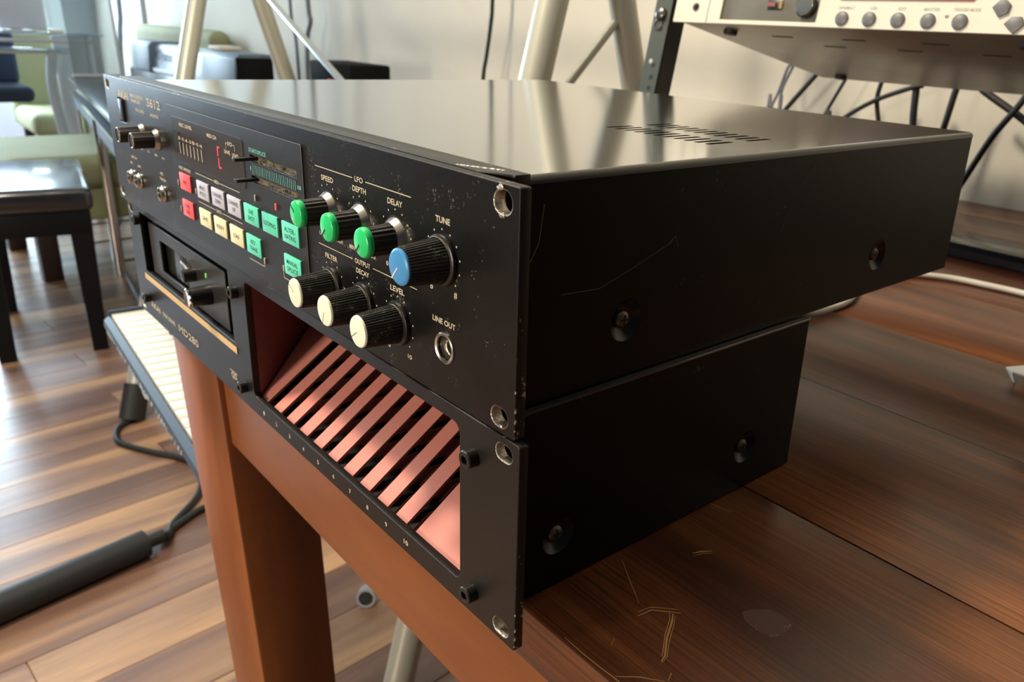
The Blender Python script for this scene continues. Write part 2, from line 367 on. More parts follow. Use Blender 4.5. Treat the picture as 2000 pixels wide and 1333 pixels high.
def leg_bm(x0, x1, y0, y1, xb0, xb1, yb0, yb1):
    bm = bmesh.new(); T = [(x0, y0), (x1, y0), (x1, y1), (x0, y1)]; B = [(xb0, yb0), (xb1, yb0), (xb1, yb1), (xb0, yb1)]
    t = [bm.verts.new(Vector(TB(x, y, -33)) * S) for x, y in T]; b = [bm.verts.new(Vector(TB(x, y, -FZ)) * S) for x, y in B]
    bm.faces.new(t); bm.faces.new(b[::-1])
    for i in range(4): bm.faces.new((t[i], b[i], b[(i + 1) % 4], t[(i + 1) % 4]))
    bmesh.ops.bevel(bm, geom=list(bm.edges), offset=2.5 * S, segments=2, profile=0.5, affect='EDGES'); return fin(bm, 40)
link('leg', leg_bm(-28, 76, 26, 96, 84, 152, 30, 84), legw, tb)
link('leg', leg_bm(1076, 1178, 26, 96, 1016, 1080, 30, 84), legw, tb)
link('leg', leg_bm(-28, 76, 1120, 1188, 84, 152, 1126, 1180), legw, tb)
link('leg', leg_bm(1076, 1178, 1120, 1188, 1016, 1080, 1126, 1180), legw, tb)
def scratch(pts, w, plank, m=scr):
    bm = bmesh.new(); P = [Vector((x, y, -5.53 + .06)) for x, y in pts]; L_ = []; R_ = []
    for i, p in enumerate(P):
        t = (P[min(i + 1, len(P) - 1)] - P[max(i - 1, 0)]).normalized(); n = Vector((-t.y, t.x, 0)); k = w * (0.55 if i in (0, len(P) - 1) else 1) / 2
        q = Vector(TB(*p)) - Vector(plank.location) / S
        L_.append(bm.verts.new((q + n * k) * S)); R_.append(bm.verts.new((q - n * k) * S))
    for i in range(len(P) - 1): bm.faces.new((L_[i], R_[i], R_[i + 1], L_[i + 1]))
    return link('scratch', fin(bm), m, plank)
for p, w in (([(491.7, 58.4), (493.1, 65.1), (501.6, 73.5)], .45), ([(493.5, 56.6), (494.6, 64.2), (503.8, 72.5)], .6), ([(499.8, 69.8), (503.6, 65.5), (508.4, 57.4), (514.5, 49.5), (515.9, 47.2)], .35),
             ([(502.0, 69.6), (505.2, 65.1), (510.1, 56.7), (516.2, 48.9), (517.6, 45.2)], .8), ([(503.4, 69.3), (506.8, 64.6), (512, 56.0), (517.2, 49.1), (518.4, 44.5)], .3),
             ([(461.8, 78.8), (474.0, 71.4), (488.1, 63.2)], .3), ([(479.4, 108.5), (480.9, 112.6), (484.0, 117.3)], .9), ([(480.9, 107.5), (482.4, 112), (485, 116)], .4), ([(457.5, 148.8), (468.4, 152.0)], .8), ([(458.5, 146.8), (468.0, 150.0)], .4),
             ([(484, 24.6), (495, 24.3), (505, 24.6), (512, 25.2), (540, 25.0)], .5), ([(511.8, 26.0), (517.8, 33.0), (525.4, 38.8)], .6), ([(497, 40), (499, 36)], .4), ([(524, 44), (526, 40)], .7)): scratch(p, w, plank0)
for p, w in (([(436, 321.1), (452.0, 316.3)], .5), ([(500, 322), (519, 322.3)], .4), ([(519, 324), (536, 324)], .3)): scratch(p, w, plank1)
scratch([(466.0, 404.7), (482.1, 393.0)], .4, plank2)
bm = bmesh.new(); q = [Vector(TB(x, y, -5.50)) - Vector(plank0.location) / S for x, y in ((519.6, 93.7), (521.3, 98.8), (526, 104), (531.7, 105.9), (538.0, 103.4), (539, 97), (537.4, 91.4), (531.4, 89.4), (524, 90))]
bm.faces.new([bm.verts.new(v * S) for v in q]); link('dried_smear', fin(bm), haze, plank0)

# ------------------------------------------------------------ shared pieces of the rack units
def slot(cx, cz, w=9.5, h=6.6): return rrect(cx - w / 2, cz - h / 2, cx + w / 2, cz + h / 2, h / 2 - .01, 6)
def side_screw(parent, x, y, z, R=9.0):
    d = lathe('screw_dish', [(R + .15, 0.0), (R, -0.15), (R * .86, -1.0), (R * .62, -2.6), (R * .5, -3.0), (0, -3.0)], sidem_gloss, parent, origin=(x, y, z), axis=(1, 0, 0), seg=40)
    s = lathe('screw', [(3.9, -3.0), (3.9, -2.2), (3.3, -1.3), (1.9, -.75), (0, -.65)], brass, parent, origin=(x, y, z), axis=(1, 0, 0), seg=28)
    boxes('cross_recess', [((x - 1.6, y - 2.1, z - .45), (x - .55, y + 2.1, z + .45)), ((x - 1.6, y - .45, z - 2.1), (x - .55, y + .45, z + 2.1))], dark, s)
sidem_gloss = mat('black_dish', (0.006, 0.006, 0.006), 0.30, spec=0.5)

# ------------------------------------------------------------ disk drive unit (lower)
W_ = 482.6; H2 = 87.75
md = thing('disk_drive_unit', 'lower black rack unit with pink slanted disk storage rack, lying on the wooden table', 'disk drive', (0, 0, -5.5))
def M(z): return z + 5.5
def hexscrew(parent, x, z, R=3.7, L_=4.4, zo=5.5):
    s = lathe('socket_screw', [(R, 0), (R, L_ - .5), (R - .4, L_), (1.9, L_), (1.75, L_ - 1.9), (0, L_ - 1.9)], blkpl, parent, origin=(x, 0, z + zo), seg=30, smooth=30)
    lathe('hex_recess', [(1.95, L_ + .03), (1.95, L_ - .02)], bare, s, origin=(x, 0, z + zo), seg=6); return s
holes2 = [slot(8.75, 6.0), slot(8.75, 81.8), slot(W_ - 8.75, 6.0), slot(W_ - 8.75, 81.8), rrect(29, 37, 206.3, 82.2, 1.2), rrect(231, 10.5, 446, 81.6, 4.5)]
holes2 = [[(x, M(z)) for x, z in h] for h in holes2]
plate('front_panel', rrect(0, M(0), W_, M(H2), 1.2), holes2, 4.0, blackB, md, bev=0.35, edge=edgem, inner=bare, innerbox=lambda q: q[0] > W_ - 25 or q[0] < 25)
lettering('printed_lettering', [('AKAI', 40.3, M(11.6), 22, 4.6), ('DISK DRIVE', 72, M(11.6), 28, 3.2), ('MD280', 114.5, M(11.9), 41, 5.2), ('QD', 200, M(12.4), 9, 4.6)] +
          [(str(k + 1), 244.6 + 17.67 * k, M(5.2), 3.6 if k == 9 else 1.7, 2.4) for k in range(10)], ink, md, lines=[(193.5, M(15.4), 206, M(15.4), .5)])
boxes('lettering_cut', [((93, -.16, M(z)), (136, -.10, M(z + .45))) for z in (10.9, 12.7)], blackB, md)
box('tan_stripe', (24, -.25, M(30.4)), (209.8, 0, M(34.6)), tan, md)
for x, z in ((27, 76), (27, 16), (218.6, 72.2), (218.6, 12.6), (455.3, 72), (455.3, 11)): hexscrew(md, x, z)
# chassis
sx = W_ - 25.7; zt = M(84.0)
plate('side_panel', [(4, 0.6), (218, 0.6), (218, zt), (4, zt)], [circ(43, M(20), 8.7), circ(173, M(20), 8.7)], 1.4, sidem, md, plane='YZ', at=sx, bev=0.4, edge=sidem)
plate('side_panel', [(4, 0.6), (218, 0.6), (218, zt), (4, zt)], [], 1.4, sidem, md, plane='YZ', at=25.7 + 1.4)
box('top_lid', (25.7, 4, zt - 1.2), (sx + .8, 218, zt + .2), lidm, md, bev=0.5)
box('bottom_plate', (25.7, 4, 0.6), (sx - 1.6, 218, 2.0), sidem, md); box('rear_panel', (27.2, 216.6, 2.0), (sx - 1.6, 218, zt - 1.3), sidem, md)
for i, (x, y) in enumerate(((50, 30), (430, 60), (50, 195), (430, 195))): lathe('rubber_foot', [(0, 0), (7, 0), (8, .6)], rubber, md, origin=(x, y, 0), axis=(0, 0, 1), seg=20)
for y in (43, 173): side_screw(md, sx, y, M(20), 8.6)
# drive bezel
bz = plate('drive_bezel', [(x, M(z)) for x, z in rrect(38, 38.2, 192, 76.6, 1)], [[(x, M(z)) for x, z in rrect(62, 44, 120, 67.5, .8)]], 2.0, mat('bezel_black', (0.016, 0.016, 0.016), 0.32), md, at=3.0, bev=0.5, edge=blkpl)
box('bezel_backing', (28, 8.5, M(36)), (209, 9.5, M(83)), dark, md)
box('slot_back', (61, 7, M(43)), (121, 7.8, M(68.5)), blkpl, bz); box('slot_door', (86, 5.2, M(45)), (119, 6.4, M(66)), mat('bezel_black', (0, 0, 0)), bz, bev=.5)
kn = lathe('eject_knob', [(6.6, -3), (6.4, 1), (6.0, 9), (6.0, 9.6)], blkpl, md, origin=(161, 0, M(54.2)), seg=36)
lathe('chrome_ring', [(6.0, 9.4), (6.1, 9.8), (6.1, 10.6), (5.4, 11.2), (4.6, 11.0), (0, 10.8)], chrome, kn, origin=(161, 0, M(54.2)), seg=36)
k2 = lathe('lever_hub', [(4.6, -3), (4.4, 0), (4.0, 4.5), (0, 4.9)], blkpl, md, origin=(134, 0, M(60.5)), seg=24)
tubeo('lever_arm', [(132, 1.0, M(61)), (123, 1.0, M(63.5)), (115, 1.4, M(64.5))], [2.2, 1.8, 1.2], steel, k2, seg=8)
box('drive_led', (157.2, 2.4, M(64.6)), (159, 3.1, M(67.2)), ledg, md)
# storage tray
def ramp(y): return 8.5 + 0.70 * (y - 3)
bm = bmesh.new()
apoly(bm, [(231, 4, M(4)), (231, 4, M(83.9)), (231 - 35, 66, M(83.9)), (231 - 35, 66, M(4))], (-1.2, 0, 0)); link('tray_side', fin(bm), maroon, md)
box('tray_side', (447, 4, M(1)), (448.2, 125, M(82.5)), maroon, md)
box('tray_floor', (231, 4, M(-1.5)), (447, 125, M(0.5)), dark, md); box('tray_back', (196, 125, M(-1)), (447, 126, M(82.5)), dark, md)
for k in range(11):
    x0 = 240.0 + 17.3 * (k - 1) + 7.8 + 1.0; x1 = x0 + 9.7; yb = 108
    if k == 0: x0a, x0b, x1 = 232.4, 232.4 - .55 * 66, 240.2
    else: x0a = x0b = x0
    if k == 10: x1 = 446.8
    bm = bmesh.new()
    def P3(x, y, z): return bm.verts.new(Vector((x, y, M(z))) * S)
    def xl(y): return x0a + (x0b - x0a) * min((y - 3) / 66, 1.0) if k == 0 else x0a
    prof = [(3.0, 7.4), (3.0, 8.1), (3.6, 8.9), (60, ramp(60)), (yb, ramp(yb)), (yb, 1.0 if k == 0 else ramp(yb) - 2), (60, ramp(60) - 3.0 ), (4.2, 6.4)]
    prof = prof[:4] + [(yb, ramp(yb))] + ([(yb, ramp(yb) - 1.2), (60, ramp(60) - 1.2), (4.0, 7.2)])
    A = [P3(xl(y), y, z) for y, z in prof]; B = [P3(x1, y, z) for y, z in prof]; n = len(prof)
    for i in range(n): bm.faces.new((A[i], B[i], B[(i + 1) % n], A[(i + 1) % n]))
    bm.faces.new(A); bm.faces.new(B[::-1]); bmesh.ops.triangulate(bm, faces=[f for f in bm.faces if len(f.verts) > 4])
    dv = link('storage_rib', fin(bm), pink, md)
    if k < 10:                                             # inner wall under the rib with horizontal ledges
        bm = bmesh.new()
        for q in range(7):
            z1 = 4 + q * 10; ya = 6 + max(0, (z1 + 3.5 - 6.2) / .70)
            apoly(bm, [(x1 - 1.1 - (q % 2) * .0, ya, M(z1)), (x1 - 1.1, ya + 9, M(z1 + 6)), (x1 - 1.1, 110, M(z1 + 6)), (x1 - 1.1, 110, M(z1))], (.7, 0, 0))
        link('rib_wall', fin(bm), pink, dv)

# ------------------------------------------------------------ sampler unit (upper), with its own slight twist
yaw = 0.00714; zS = 88.09
sm = thing('sampler_unit', 'upper black rack unit with green, blue and cream capped knobs and coloured buttons', 'sampler', (478.49 - W_ * math.cos(yaw), 0.796 - W_ * math.sin(yaw), 84.3), yaw)
def Q(z): return z - 84.3       # panel height of the measured frame -> local
ZT = 176.52; ZB = zS
KN = [(349.5, 144.0), (378.0, 144.0), (406.3, 144.0), (438.6, 143.0), (349.5, 109.3), (378.0, 109.3), (406.3, 109.0)]
holes1 = [slot(8.75, 94.2), slot(8.75, 170.4), slot(W_ - 8.75, 94.2, 9.5, 7.2), slot(W_ - 8.75, 170.4, 9.5, 8.0), rrect(30, 147, 45, 163.5, .6), circ(439.6, 109, 4.6),
          rrect(265.6, 153.2, 320, 156.6, .4), rrect(265.6, 142.8, 320, 146.2, .4)]
holes1 = [[(x, Q(z)) for x, z in h] for h in holes1]
plate('front_panel', rrect(0, Q(ZB), W_, Q(ZT), 0.9), holes1, 4.6, black, sm, bev=0.35, edge=edgem, inner=bare, innerbox=lambda q: q[0] > W_ - 25 or q[0] < 25)
for (x, z, r) in ((W_ - 9.8, 175.2, 1.1), (W_ - 8.6, 166.2, .9), (W_ - 9.6, 165.9, .8), (W_ - 7.6, 90.9, .9), (W_ - 11.2, 174.6, .7)):
    bm = bmesh.new(); bmesh.ops.create_icosphere(bm, subdivisions=2, radius=r * S)
    for v in bm.verts: v.co = Vector((v.co.x * 1.2, v.co.y * .35, v.co.z)) * random.uniform(.8, 1.15) + Vector((x, -.1, Q(z))) * S
    link('metal_burr', fin(bm, 60), bare, sm)
prism('top_strip', [(24, 4.7, Q(173.6)), (452, 4.7, Q(173.6)), (463.5, 10.5, Q(173.6)), (466, 11, Q(173.6)), (466, 17.5, Q(173.6)), (24, 17.5, Q(173.6))], (0, 0, 3.3), mat('strip_black', (0.014, 0.013, 0.012), 0.42, speck=((0.25, 0.23, 0.2), 900, 0.42)), sm, bev=0.3)
# raised sub panel, window, slots
plate('control_plate', [(x, Q(z)) for x, z in rrect(139.2, 92.5, 326.5, 169.2, 2.0)], [[(x, Q(z)) for x, z in rrect(265.6, 153.2, 320, 156.6, .4)], [(x, Q(z)) for x, z in rrect(265.6, 142.8, 320, 146.2, .4)]], 0.6, subp, sm, at=-0.6, bev=0.2, edge=mat('plate_edge', (0.08, 0.08, 0.08), 0.4))
plate('display_window', [(x, Q(z)) for x, z in rrect(146.5, 137.3, 257.3, 163.0, 2.5)], [], 0.3, win, sm, at=-0.85, bev=0.1, edge=mat('plate_edge', (0, 0, 0)))
box('meter_glass', (148.5, -1.05, Q(142)), (158.5, -.86, Q(154.8)), dark, sm)
lettering('digit_segment', [], ledm, sm, y=-1.02, lines=[(221.7, Q(149.4), 221.9, Q(154.0), .9), (222.0, Q(143.6), 222.2, Q(148.4), .9), (221.6, Q(154.2), 224.6, Q(154.3), .9), (222.0, Q(143.4), 225.2, Q(143.4), .9)])
for zc in (154.9, 144.5):
    bm = bmesh.new(); n = 40
    top = [bm.verts.new(Vector((266 + 54 * i / n, 1.0 + random.uniform(-.3, .3), Q(zc + 1.5))) * S) for i in range(n + 1)]
    mid = [bm.verts.new(Vector((266 + 54 * i / n, 1.6 + random.uniform(-.8, .8), Q(zc + random.uniform(-.3, .3)))) * S) for i in range(n + 1)]
    bot = [bm.verts.new(Vector((266 + 54 * i / n, 0.6 + random.uniform(-.5, .3), Q(zc - 1.6))) * S) for i in range(n + 1)]
    for A, B in ((top, mid), (mid, bot)):
        for i in range(n): bm.faces.new((A[i], A[i + 1], B[i + 1], B[i]))
    link('slot_felt', fin(bm), felt, sm)
    box('slot_back', (265, 2.8, Q(zc - 3)), (321, 3.4, Q(zc + 3)), dark, sm)
    box('slider_lever', (266.6, -9.8, Q(zc - .9)), (270.8, 2.5, Q(zc + .8)), blkpl, sm, bev=.3)
cz = Q(0)
L_text = [('AKAI', 45.3, Q(166.1), 24.5, 5.4), ('MIDI DIGITAL', 77.5, Q(167.4), 28, 2.2), ('SAMPLER', 74, Q(164.2), 20, 2.2), ('S612', 112, Q(166.2), 27, 5.4), ('REC LEVEL', 81.3, Q(158.9), 19, 2.0), ('MONITOR', 111.5, Q(158.7), 16, 2.0),
          ('MIN', 74, Q(133.4), 5, 1.5), ('MAX', 89, Q(133.4), 5.5, 1.5), ('MIN', 104.5, Q(133.4), 5, 1.5), ('MAX', 119.5, Q(133.4), 5.5, 1.5), ('REC IN', 52, Q(124.5), 12, 1.8), ('MIC', 44, Q(119.8), 5.5, 1.7), ('LINE', 61.5, Q(119.8), 6.5, 1.7), ('REC', 112, Q(122.6), 6, 1.8), ('TRIGGER', 113, Q(118.9), 13, 1.8),
          ('SPEED', 349.7, Q(157.8), 11.2, 2.3), ('LFO', 378.1, Q(162.0), 6.8, 2.2), ('DEPTH', 378.1, Q(157.9), 11.2, 2.3), ('DELAY', 406.2, Q(157.9), 11, 2.3), ('TUNE', 439.1, Q(157.6), 9.2, 2.3), ('LO', 341.0, Q(132.2), 3.4, 1.9), ('HIGH', 358.4, Q(132.2), 6.0, 1.9), ('MIN', 369.8, Q(132.2), 4.6, 1.9), ('MAX', 387.4, Q(132.2), 5.4, 1.9),
          ('0', 399.0, Q(132.2), 1.6, 1.9), ('10', 414.8, Q(132.2), 3.0, 1.9), ('FILTER', 349.5, Q(122.9), 11.4, 2.2), ('OUTPUT', 378.2, Q(127.0), 13, 2.2), ('DECAY', 378, Q(122.9), 11, 2.2), ('LEVEL', 406.2, Q(122.9), 10.6, 2.3), ('LINE OUT', 439.3, Q(119.2), 15.0, 2.2), ('b', 431.4, Q(131.4), 1.7, 2.4), ('#', 447, Q(131.6), 2.0, 2.6),
          ('0', 398.6, Q(97.0), 1.5, 1.9), ('10', 414.6, Q(97.0), 3.0, 1.9), ('0', 341.5, Q(97.0), 1.5, 1.9), ('10', 357.6, Q(97.0), 3.0, 1.9), ('0', 370.1, Q(97.0), 1.5, 1.9), ('10', 386.2, Q(97.0), 3.0, 1.9)]
lines = [(338.6, Q(162), 372.6, Q(162), .35), (383.6, Q(162), 418.1, Q(162), .35), (337.8, Q(127), 369.6, Q(127), .35), (387, Q(127), 421, Q(127), .35)]
dots = []
for (x, z) in KN: dots += [(x + 11.3 * math.cos(math.radians(90 + 26.5 * k)), Q(z + 11.3 * math.sin(math.radians(90 + 26.5 * k))), .38) for k in range(-5, 6)]
lettering('printed_lettering', L_text, ink, sm, lines=lines, dots=dots)
boxes('lettering_cut', [((97.5, -.16, Q(z)), (126.5, -.1, Q(z + .5))) for z in (165.0, 166.9)], black, sm)
P_text = [('REC LEVEL', 173.5, Q(159.6), 22, 2.1), ('MIDI CH', 215, Q(159.0), 14, 2.1), ('I/O', 241.5, Q(158.4), 6.5, 2.1), ('SAVE', 236.5, Q(153.6), 8.2, 2.1), ('LOAD', 247.8, Q(153.2), 8.2, 2.1), ('REC MODE', 163.3, Q(133.4), 20, 1.8), ('MIDI', 215.5, Q(134.3), 6.5, 1.9), ('DATA', 215, Q(117.6), 7.5, 1.9)]
P_lines = [(182, Q(134.3), 211, Q(134.3), .35), (220, Q(134.3), 249, Q(134.3), .35), (182, Q(117.6), 210, Q(117.6), .35), (220, Q(117.6), 249, Q(117.6), .35), (235.4, Q(158.3), 235.4, Q(155.4), .35), (235.4, Q(158.3), 237.2, Q(158.3), .35), (247.6, Q(158.3), 247.6, Q(155.4), .35), (245.8, Q(158.3), 247.6, Q(158.3), .35), (243.5, Q(151.6), 251.9, Q(151.6), .35)]
for k in range(7):
    xk = 159.5 + 6.1 * k; P_lines += [(xk, Q(142.3), xk, Q(149.2), .8)]; P_text += [('-20 -10 -6 -3 0 +3 +6'.split()[k], xk, Q(151.4), 4.2, 2.0)]
P_lines += [(274.6, Q(101.5), 274.6, Q(100.3), .35), (255, Q(100.3), 274.6, Q(100.3), .35), (298.4, Q(103.2), 298.4, Q(100.6), .35), (298.4, Q(100.6), 318, Q(100.6), .35)]
lettering('plate_lettering', P_text, ink, sm, y=-1.2, lines=P_lines)
lettering('teal_lettering', [('START/SPLICE', 276, Q(159.0), 21, 2.0), ('1', 266.2, Q(149.7), 1.0, 1.8), ('100', 322.3, Q(149.3), 4.0, 1.9)], teal, sm, y=-.75, lines=[(269 + 2.05 * k, Q(147.3), 269 + 2.05 * k, Q(152.0), .28 if k % 2 else .42) for k in range(25)])
# buttons
def button(x, z, w, h, m, txt, tm=inkb):
    b = box('push_button', (x, -1.5, Q(z - h)), (x + w, -.3, Q(z)), m, sm, bev=.35)
    ws = txt.split('|'); n = len(ws)
    lettering('button_lettering', [(s, x + w / 2, Q(z - h / 2 + (n - 1) * 1.75 - 3.5 * i), min(w - 1.6, 2.05 * len(s)), 2.3) for i, s in enumerate(ws)], tm, b, y=-1.56)
for x, z, m, t in ((152.3, 130.3, redb, 'NEW'), (152.2, 114.0, redb, 'OVER|DUB'), (182.2, 130.3, greyb, 'MONO|/POLY'), (206.2, 130.3, greyb, 'CHANNEL|DOWN'), (229.8, 130.2, greyb, 'CHANNEL|UP'), (181.8, 114, yelb, 'SAVE'), (205.6, 113.9, yelb, 'VERIFY'), (229.7, 114, yelb, 'LOAD'),
                   (253.4, 130.1, tealb, 'ONE|SHOT'), (276.8, 130.1, tealb, 'LOOPING'), (300.6, 130.1, tealb, 'ALTER-|NATING'), (253.0, 113.8, tealb, 'KEY|TRANS'), (300.6, 113.8, tealb, 'MANUAL|SPLICE')): button(x, z, 18.6, 10.2, m, t)
for x, z, m in ((147.3, 122.8, ledw), (147.0, 106.6, ledw), (178.6, 122.8, ledw), (268.9, 135.0, ledw), (294.2, 135.2, ledr), (274.6, 103.3, ledw), (298.2, 105.2, ledw)): box('indicator_led', (x - .7, -1.2, Q(z - 1.6)), (x + .7, -.3, Q(z + 1.6)), m, sm, bev=.2)
# power switch
pw = box('power_switch', (33.5, -1.0, Q(148)), (44, 3, Q(162.6)), blkpl, sm, bev=.5); box('switch_back', (28, 4.7, Q(145)), (47, 5.3, Q(165)), dark, sm)
# jacks
for x, z in ((43.6, 109.5), (60.8, 109.5), (111.8, 109.4)):
    j = lathe('jack_socket', [(5.4, 0), (5.4, .8), (4.9, 1.3), (4.5, 3.0), (3.9, 3.3), (3.2, 3.3), (3.0, 0.4), (0, 0.4)], steel, sm, origin=(x, 0, Q(z)), seg=32)
    lathe('jack_bore', [(2.9, .5), (0, .5)], dark, j, origin=(x, 0, Q(z)), seg=24, smooth=None)
j = lathe('jack_socket', [(6.2, 0), (6.2, .35), (5.7, .7), (4.9, .35), (4.4, -2.0), (4.0, -4.6), (3.1, -4.6)], steel, sm, origin=(439.6, 0, Q(109)), seg=40)
lathe('jack_sleeve', [(4.3, -3.6), (3.4, -2.4), (2.9, -2.6), (2.8, -7)], bare, j, origin=(440.0, 0, Q(108.8)), seg=30); box('jack_bore', (433, 7, Q(102)), (446, 8, Q(116)), dark, j)
# knobs
def knob(x, z, kind, angle):
    z = Q(z); o = (x, 0, z)
    if kind == 'lfo':
        k = lathe('rotary_knob', [(6.2, 1.8), (6.1, 2.2), (5.75, 12.2), (5.6, 13.0)], dustk if random.random() > 2 else blkpl, sm, origin=o, seg=144, ribs=18, depth=.06)
        lathe('silver_skirt', [(8.2, 0.2), (8.1, .5), (6.5, 2.9), (6.0, 2.9)], steel, k, origin=o, seg=48)
        lathe('panel_well', [(9.0, .05), (8.0, .12)], dark, k, origin=o, seg=40)
        c = lathe('green_cap', [(5.85, 12.4), (5.95, 12.9), (5.9, 14.1), (5.5, 14.9), (4.9, 15.2), (0, 15.3)], green, k, origin=o, seg=48); R, h, lm, a0, t = 5.9, 15.35, inkb, 1.0, .75
    elif kind == 'tune':
        k = lathe('rotary_knob', [(8.6, .6), (8.8, 1.2), (8.5, 2.0), (7.1, 16.4), (6.9, 17.0)], dustk, sm, origin=o, seg=200, ribs=40, depth=.05)
        lathe('dusty_skirt', [(9.6, .1), (9.7, .6), (9.4, 1.6), (8.7, 1.9)], blkpl, k, origin=o, seg=56)
        lathe('dust_ring', [(8.75, 1.9), (8.65, 2.5)], dust, k, origin=o, seg=56)
        c = lathe('blue_cap', [(6.6, 16.6), (6.6, 17.6), (6.1, 18.1), (5.4, 18.25), (0, 18.3)], blue, k, origin=o, seg=56); R, h, lm, a0, t = 6.4, 18.35, white, .3, .5
    elif kind == 'out':
        k = lathe('rotary_knob', [(8.0, .8), (8.1, 1.4), (7.9, 2.0), (7.0, 16.6), (6.8, 17.2)], dustk, sm, origin=o, seg=200, ribs=40, depth=.05)
        lathe('dusty_skirt', [(9.2, .1), (9.3, .6), (9.0, 1.6), (8.0, 1.9)], blkpl, k, origin=o, seg=56)
        lathe('dust_ring', [(8.15, 1.9), (8.05, 2.5)], dust, k, origin=o, seg=56)
        c = lathe('cream_cap', [(6.5, 16.9), (6.5, 17.5), (6.2, 18.0), (5.6, 18.1), (0, 18.1)], cream, k, origin=o, seg=56); R, h, lm, a0, t = 6.2, 18.15, inkb, .6, .28
    else:
        k = lathe('rotary_knob', [(5.2, 1.0), (5.1, 14.6), (4.8, 15.2), (0, 15.3)], blkpl, sm, origin=o, seg=120, ribs=30, depth=.05)
        lathe('silver_skirt', [(6.6, 0.1), (6.5, .6), (5.0, 2.8)], steel, k, origin=o, seg=40)
        lathe('cap_rim', [(4.9, 15.0), (4.4, 15.6), (3.9, 15.4)], steel, k, origin=o, seg=30); return
    a = math.radians(angle); dx, dz = math.cos(a), math.sin(a)
    lettering('pointer_line', [], lm, k, y=-h, lines=[(x + dx * a0, z + dz * a0, x + dx * R * .97, z + dz * R * .97, t)])
for (x, z), kd, an in zip(KN, ['lfo'] * 3 + ['tune'] + ['out'] * 3, (138, 228, 228, 228, 150, 250, 215)): knob(x, z, kd, an)
knob(81.3, 144.2, 'small', 0); knob(111.5, 144.2, 'small', 0)
# chassis
sx1 = W_ - 23.53; zt1 = Q(174.5); zb1 = 0.3; D1 = 387.5
vents = []
for yy in (158.5, 190.5):
    for k in range(11):
        xv = 356 + 6.9 * k; vents.append(rrect(xv, yy, xv + 3.4, yy + 20, 1.4, 3))
plate('top_lid', [(26.5, 6), (sx1 - 3, 6), (sx1 - 3, D1), (26.5, D1)], vents, 1.3, lidm, sm, plane='XY', at=zt1)
for x_, sg in ((sx1 - 3, 1), (26.5, -1)):
    bm = bmesh.new(); pr = [(x_ + sg * 3 * math.sin(math.radians(a)), zt1 - 3 + 3 * math.cos(math.radians(a))) for a in range(0, 91, 10)] + [(x_ + sg * 1.7, zt1 - 3), (x_, zt1 - 1.3)]
    A = [bm.verts.new(Vector((x, 6, z)) * S) for x, z in pr]; B = [bm.verts.new(Vector((x, D1, z)) * S) for x, z in pr]; n_ = len(pr)
    for i in range(n_): bm.faces.new((A[i], B[i], B[(i + 1) % n_], A[(i + 1) % n_]))
    bm.faces.new(A); bm.faces.new(B[::-1]); link('bent_edge', fin(bm, 35), mat('lid_edge', (0.006, 0.006, 0.0055), 0.30, spec=.6, coat=.1), sm)
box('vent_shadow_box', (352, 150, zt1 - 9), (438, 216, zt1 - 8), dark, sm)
plate('side_panel', [(5, zb1), (D1, zb1), (D1, zt1 - 3.02), (5, zt1 - 3.02)], [circ(77, Q(110), 9.0), circ(288, Q(108), 9.0)], 1.4, sidem, sm, plane='YZ', at=sx1 - .25, bev=0.3, edge=sidem)
plate('side_panel', [(5, zb1), (D1, zb1), (D1, zt1 - 3.02), (5, zt1 - 3.02)], [], 1.4, sidem, sm, plane='YZ', at=25.2)
for y, z in ((77, 110), (288, 108)): side_screw(sm, sx1 - .25, y, Q(z), 8.9)
box('bottom_plate', (25.3, 5, zb1), (sx1 - 1.8, D1, zb1 + 1.2), sidem, sm); box('rear_panel', (25.3, D1 - 1.3, zb1 + 1.3), (sx1 - 1.8, D1, zt1 - 1.4), sidem, sm)
# fine scratches on the side
def hair(pts, m, nm='hairline_scratch'):
    bm = bmesh.new(); atube(bm, [(sx1 - .2, y, Q(z)) for y, z in pts], .14, 5); link(nm, fin(bm), m, sm)
hsm = mat('hairline', (0.30, 0.20, 0.11), 0.6)
hair([(30, 164), (28, 150), (24, 143)], hsm); hair([(100, 140), (104, 143), (106, 138)], hsm); hair([(40, 128), (60, 127), (80, 133), (100, 140)], mat('hair_grey', (0.07, 0.07, 0.065), 0.6))
hair([(205, 168), (190, 150), (180, 130)], mat('hair_grey', (0, 0, 0)))
tubeo('hairline_scratch', [(439, 5.5, Q(176.95)), (457, 13.5, Q(176.95))], .18, bare, sm, seg=5)

# ------------------------------------------------------------ on the table
cl = thing('white_cable', 'white cable curving over the table behind the stacked black units', 'cable', (316, 560, -5.5))
bm = bmesh.new(); atube(bm, [Vector(p) - Vector((316, 560, -5.5)) for p in spline([(200, 402, -2), (265, 418, -2), (311, 452, -2), (318, 489, -2), (314, 529, -2), (292, 590, -2), (296, 650, -2), (330, 686, -2), (372, 697, -2), (430, 700, -2), (600, 690, -2)], 8)], 3.4, 14)
link('cable_jacket', fin(bm, 60), wcable, cl)
cp = thing('white_clip', 'small white plastic bracket lying at the right edge of the table', 'bracket', (500, 470, -5.5), math.radians(10))
prism('bracket_top', [(-20, 0, 6), (-14, -8, 6.4), (40, -22, 7), (44, 6, 7), (-6, 18, 6.4)], (0, 0, 1.8), white, cp, bev=.4)
prism('bracket_lip', [(-20, 0, 6.4), (-14, -8, 6.8), (-11, -9, 0), (-13, -6, 0)], (1.2, 1.0, 0), white, cp); prism('bracket_lip', [(36, -20, 7), (42, -20, 7), (42, -20, 0), (36, -20, 0)], (0, 1.2, 0), white, cp)
boxes('lettering', [((2, -5, 8.3), (34, -3.6, 8.9)), ((-2, 0, 8.1), (26, 1.4, 8.7))], gbtn, cp)
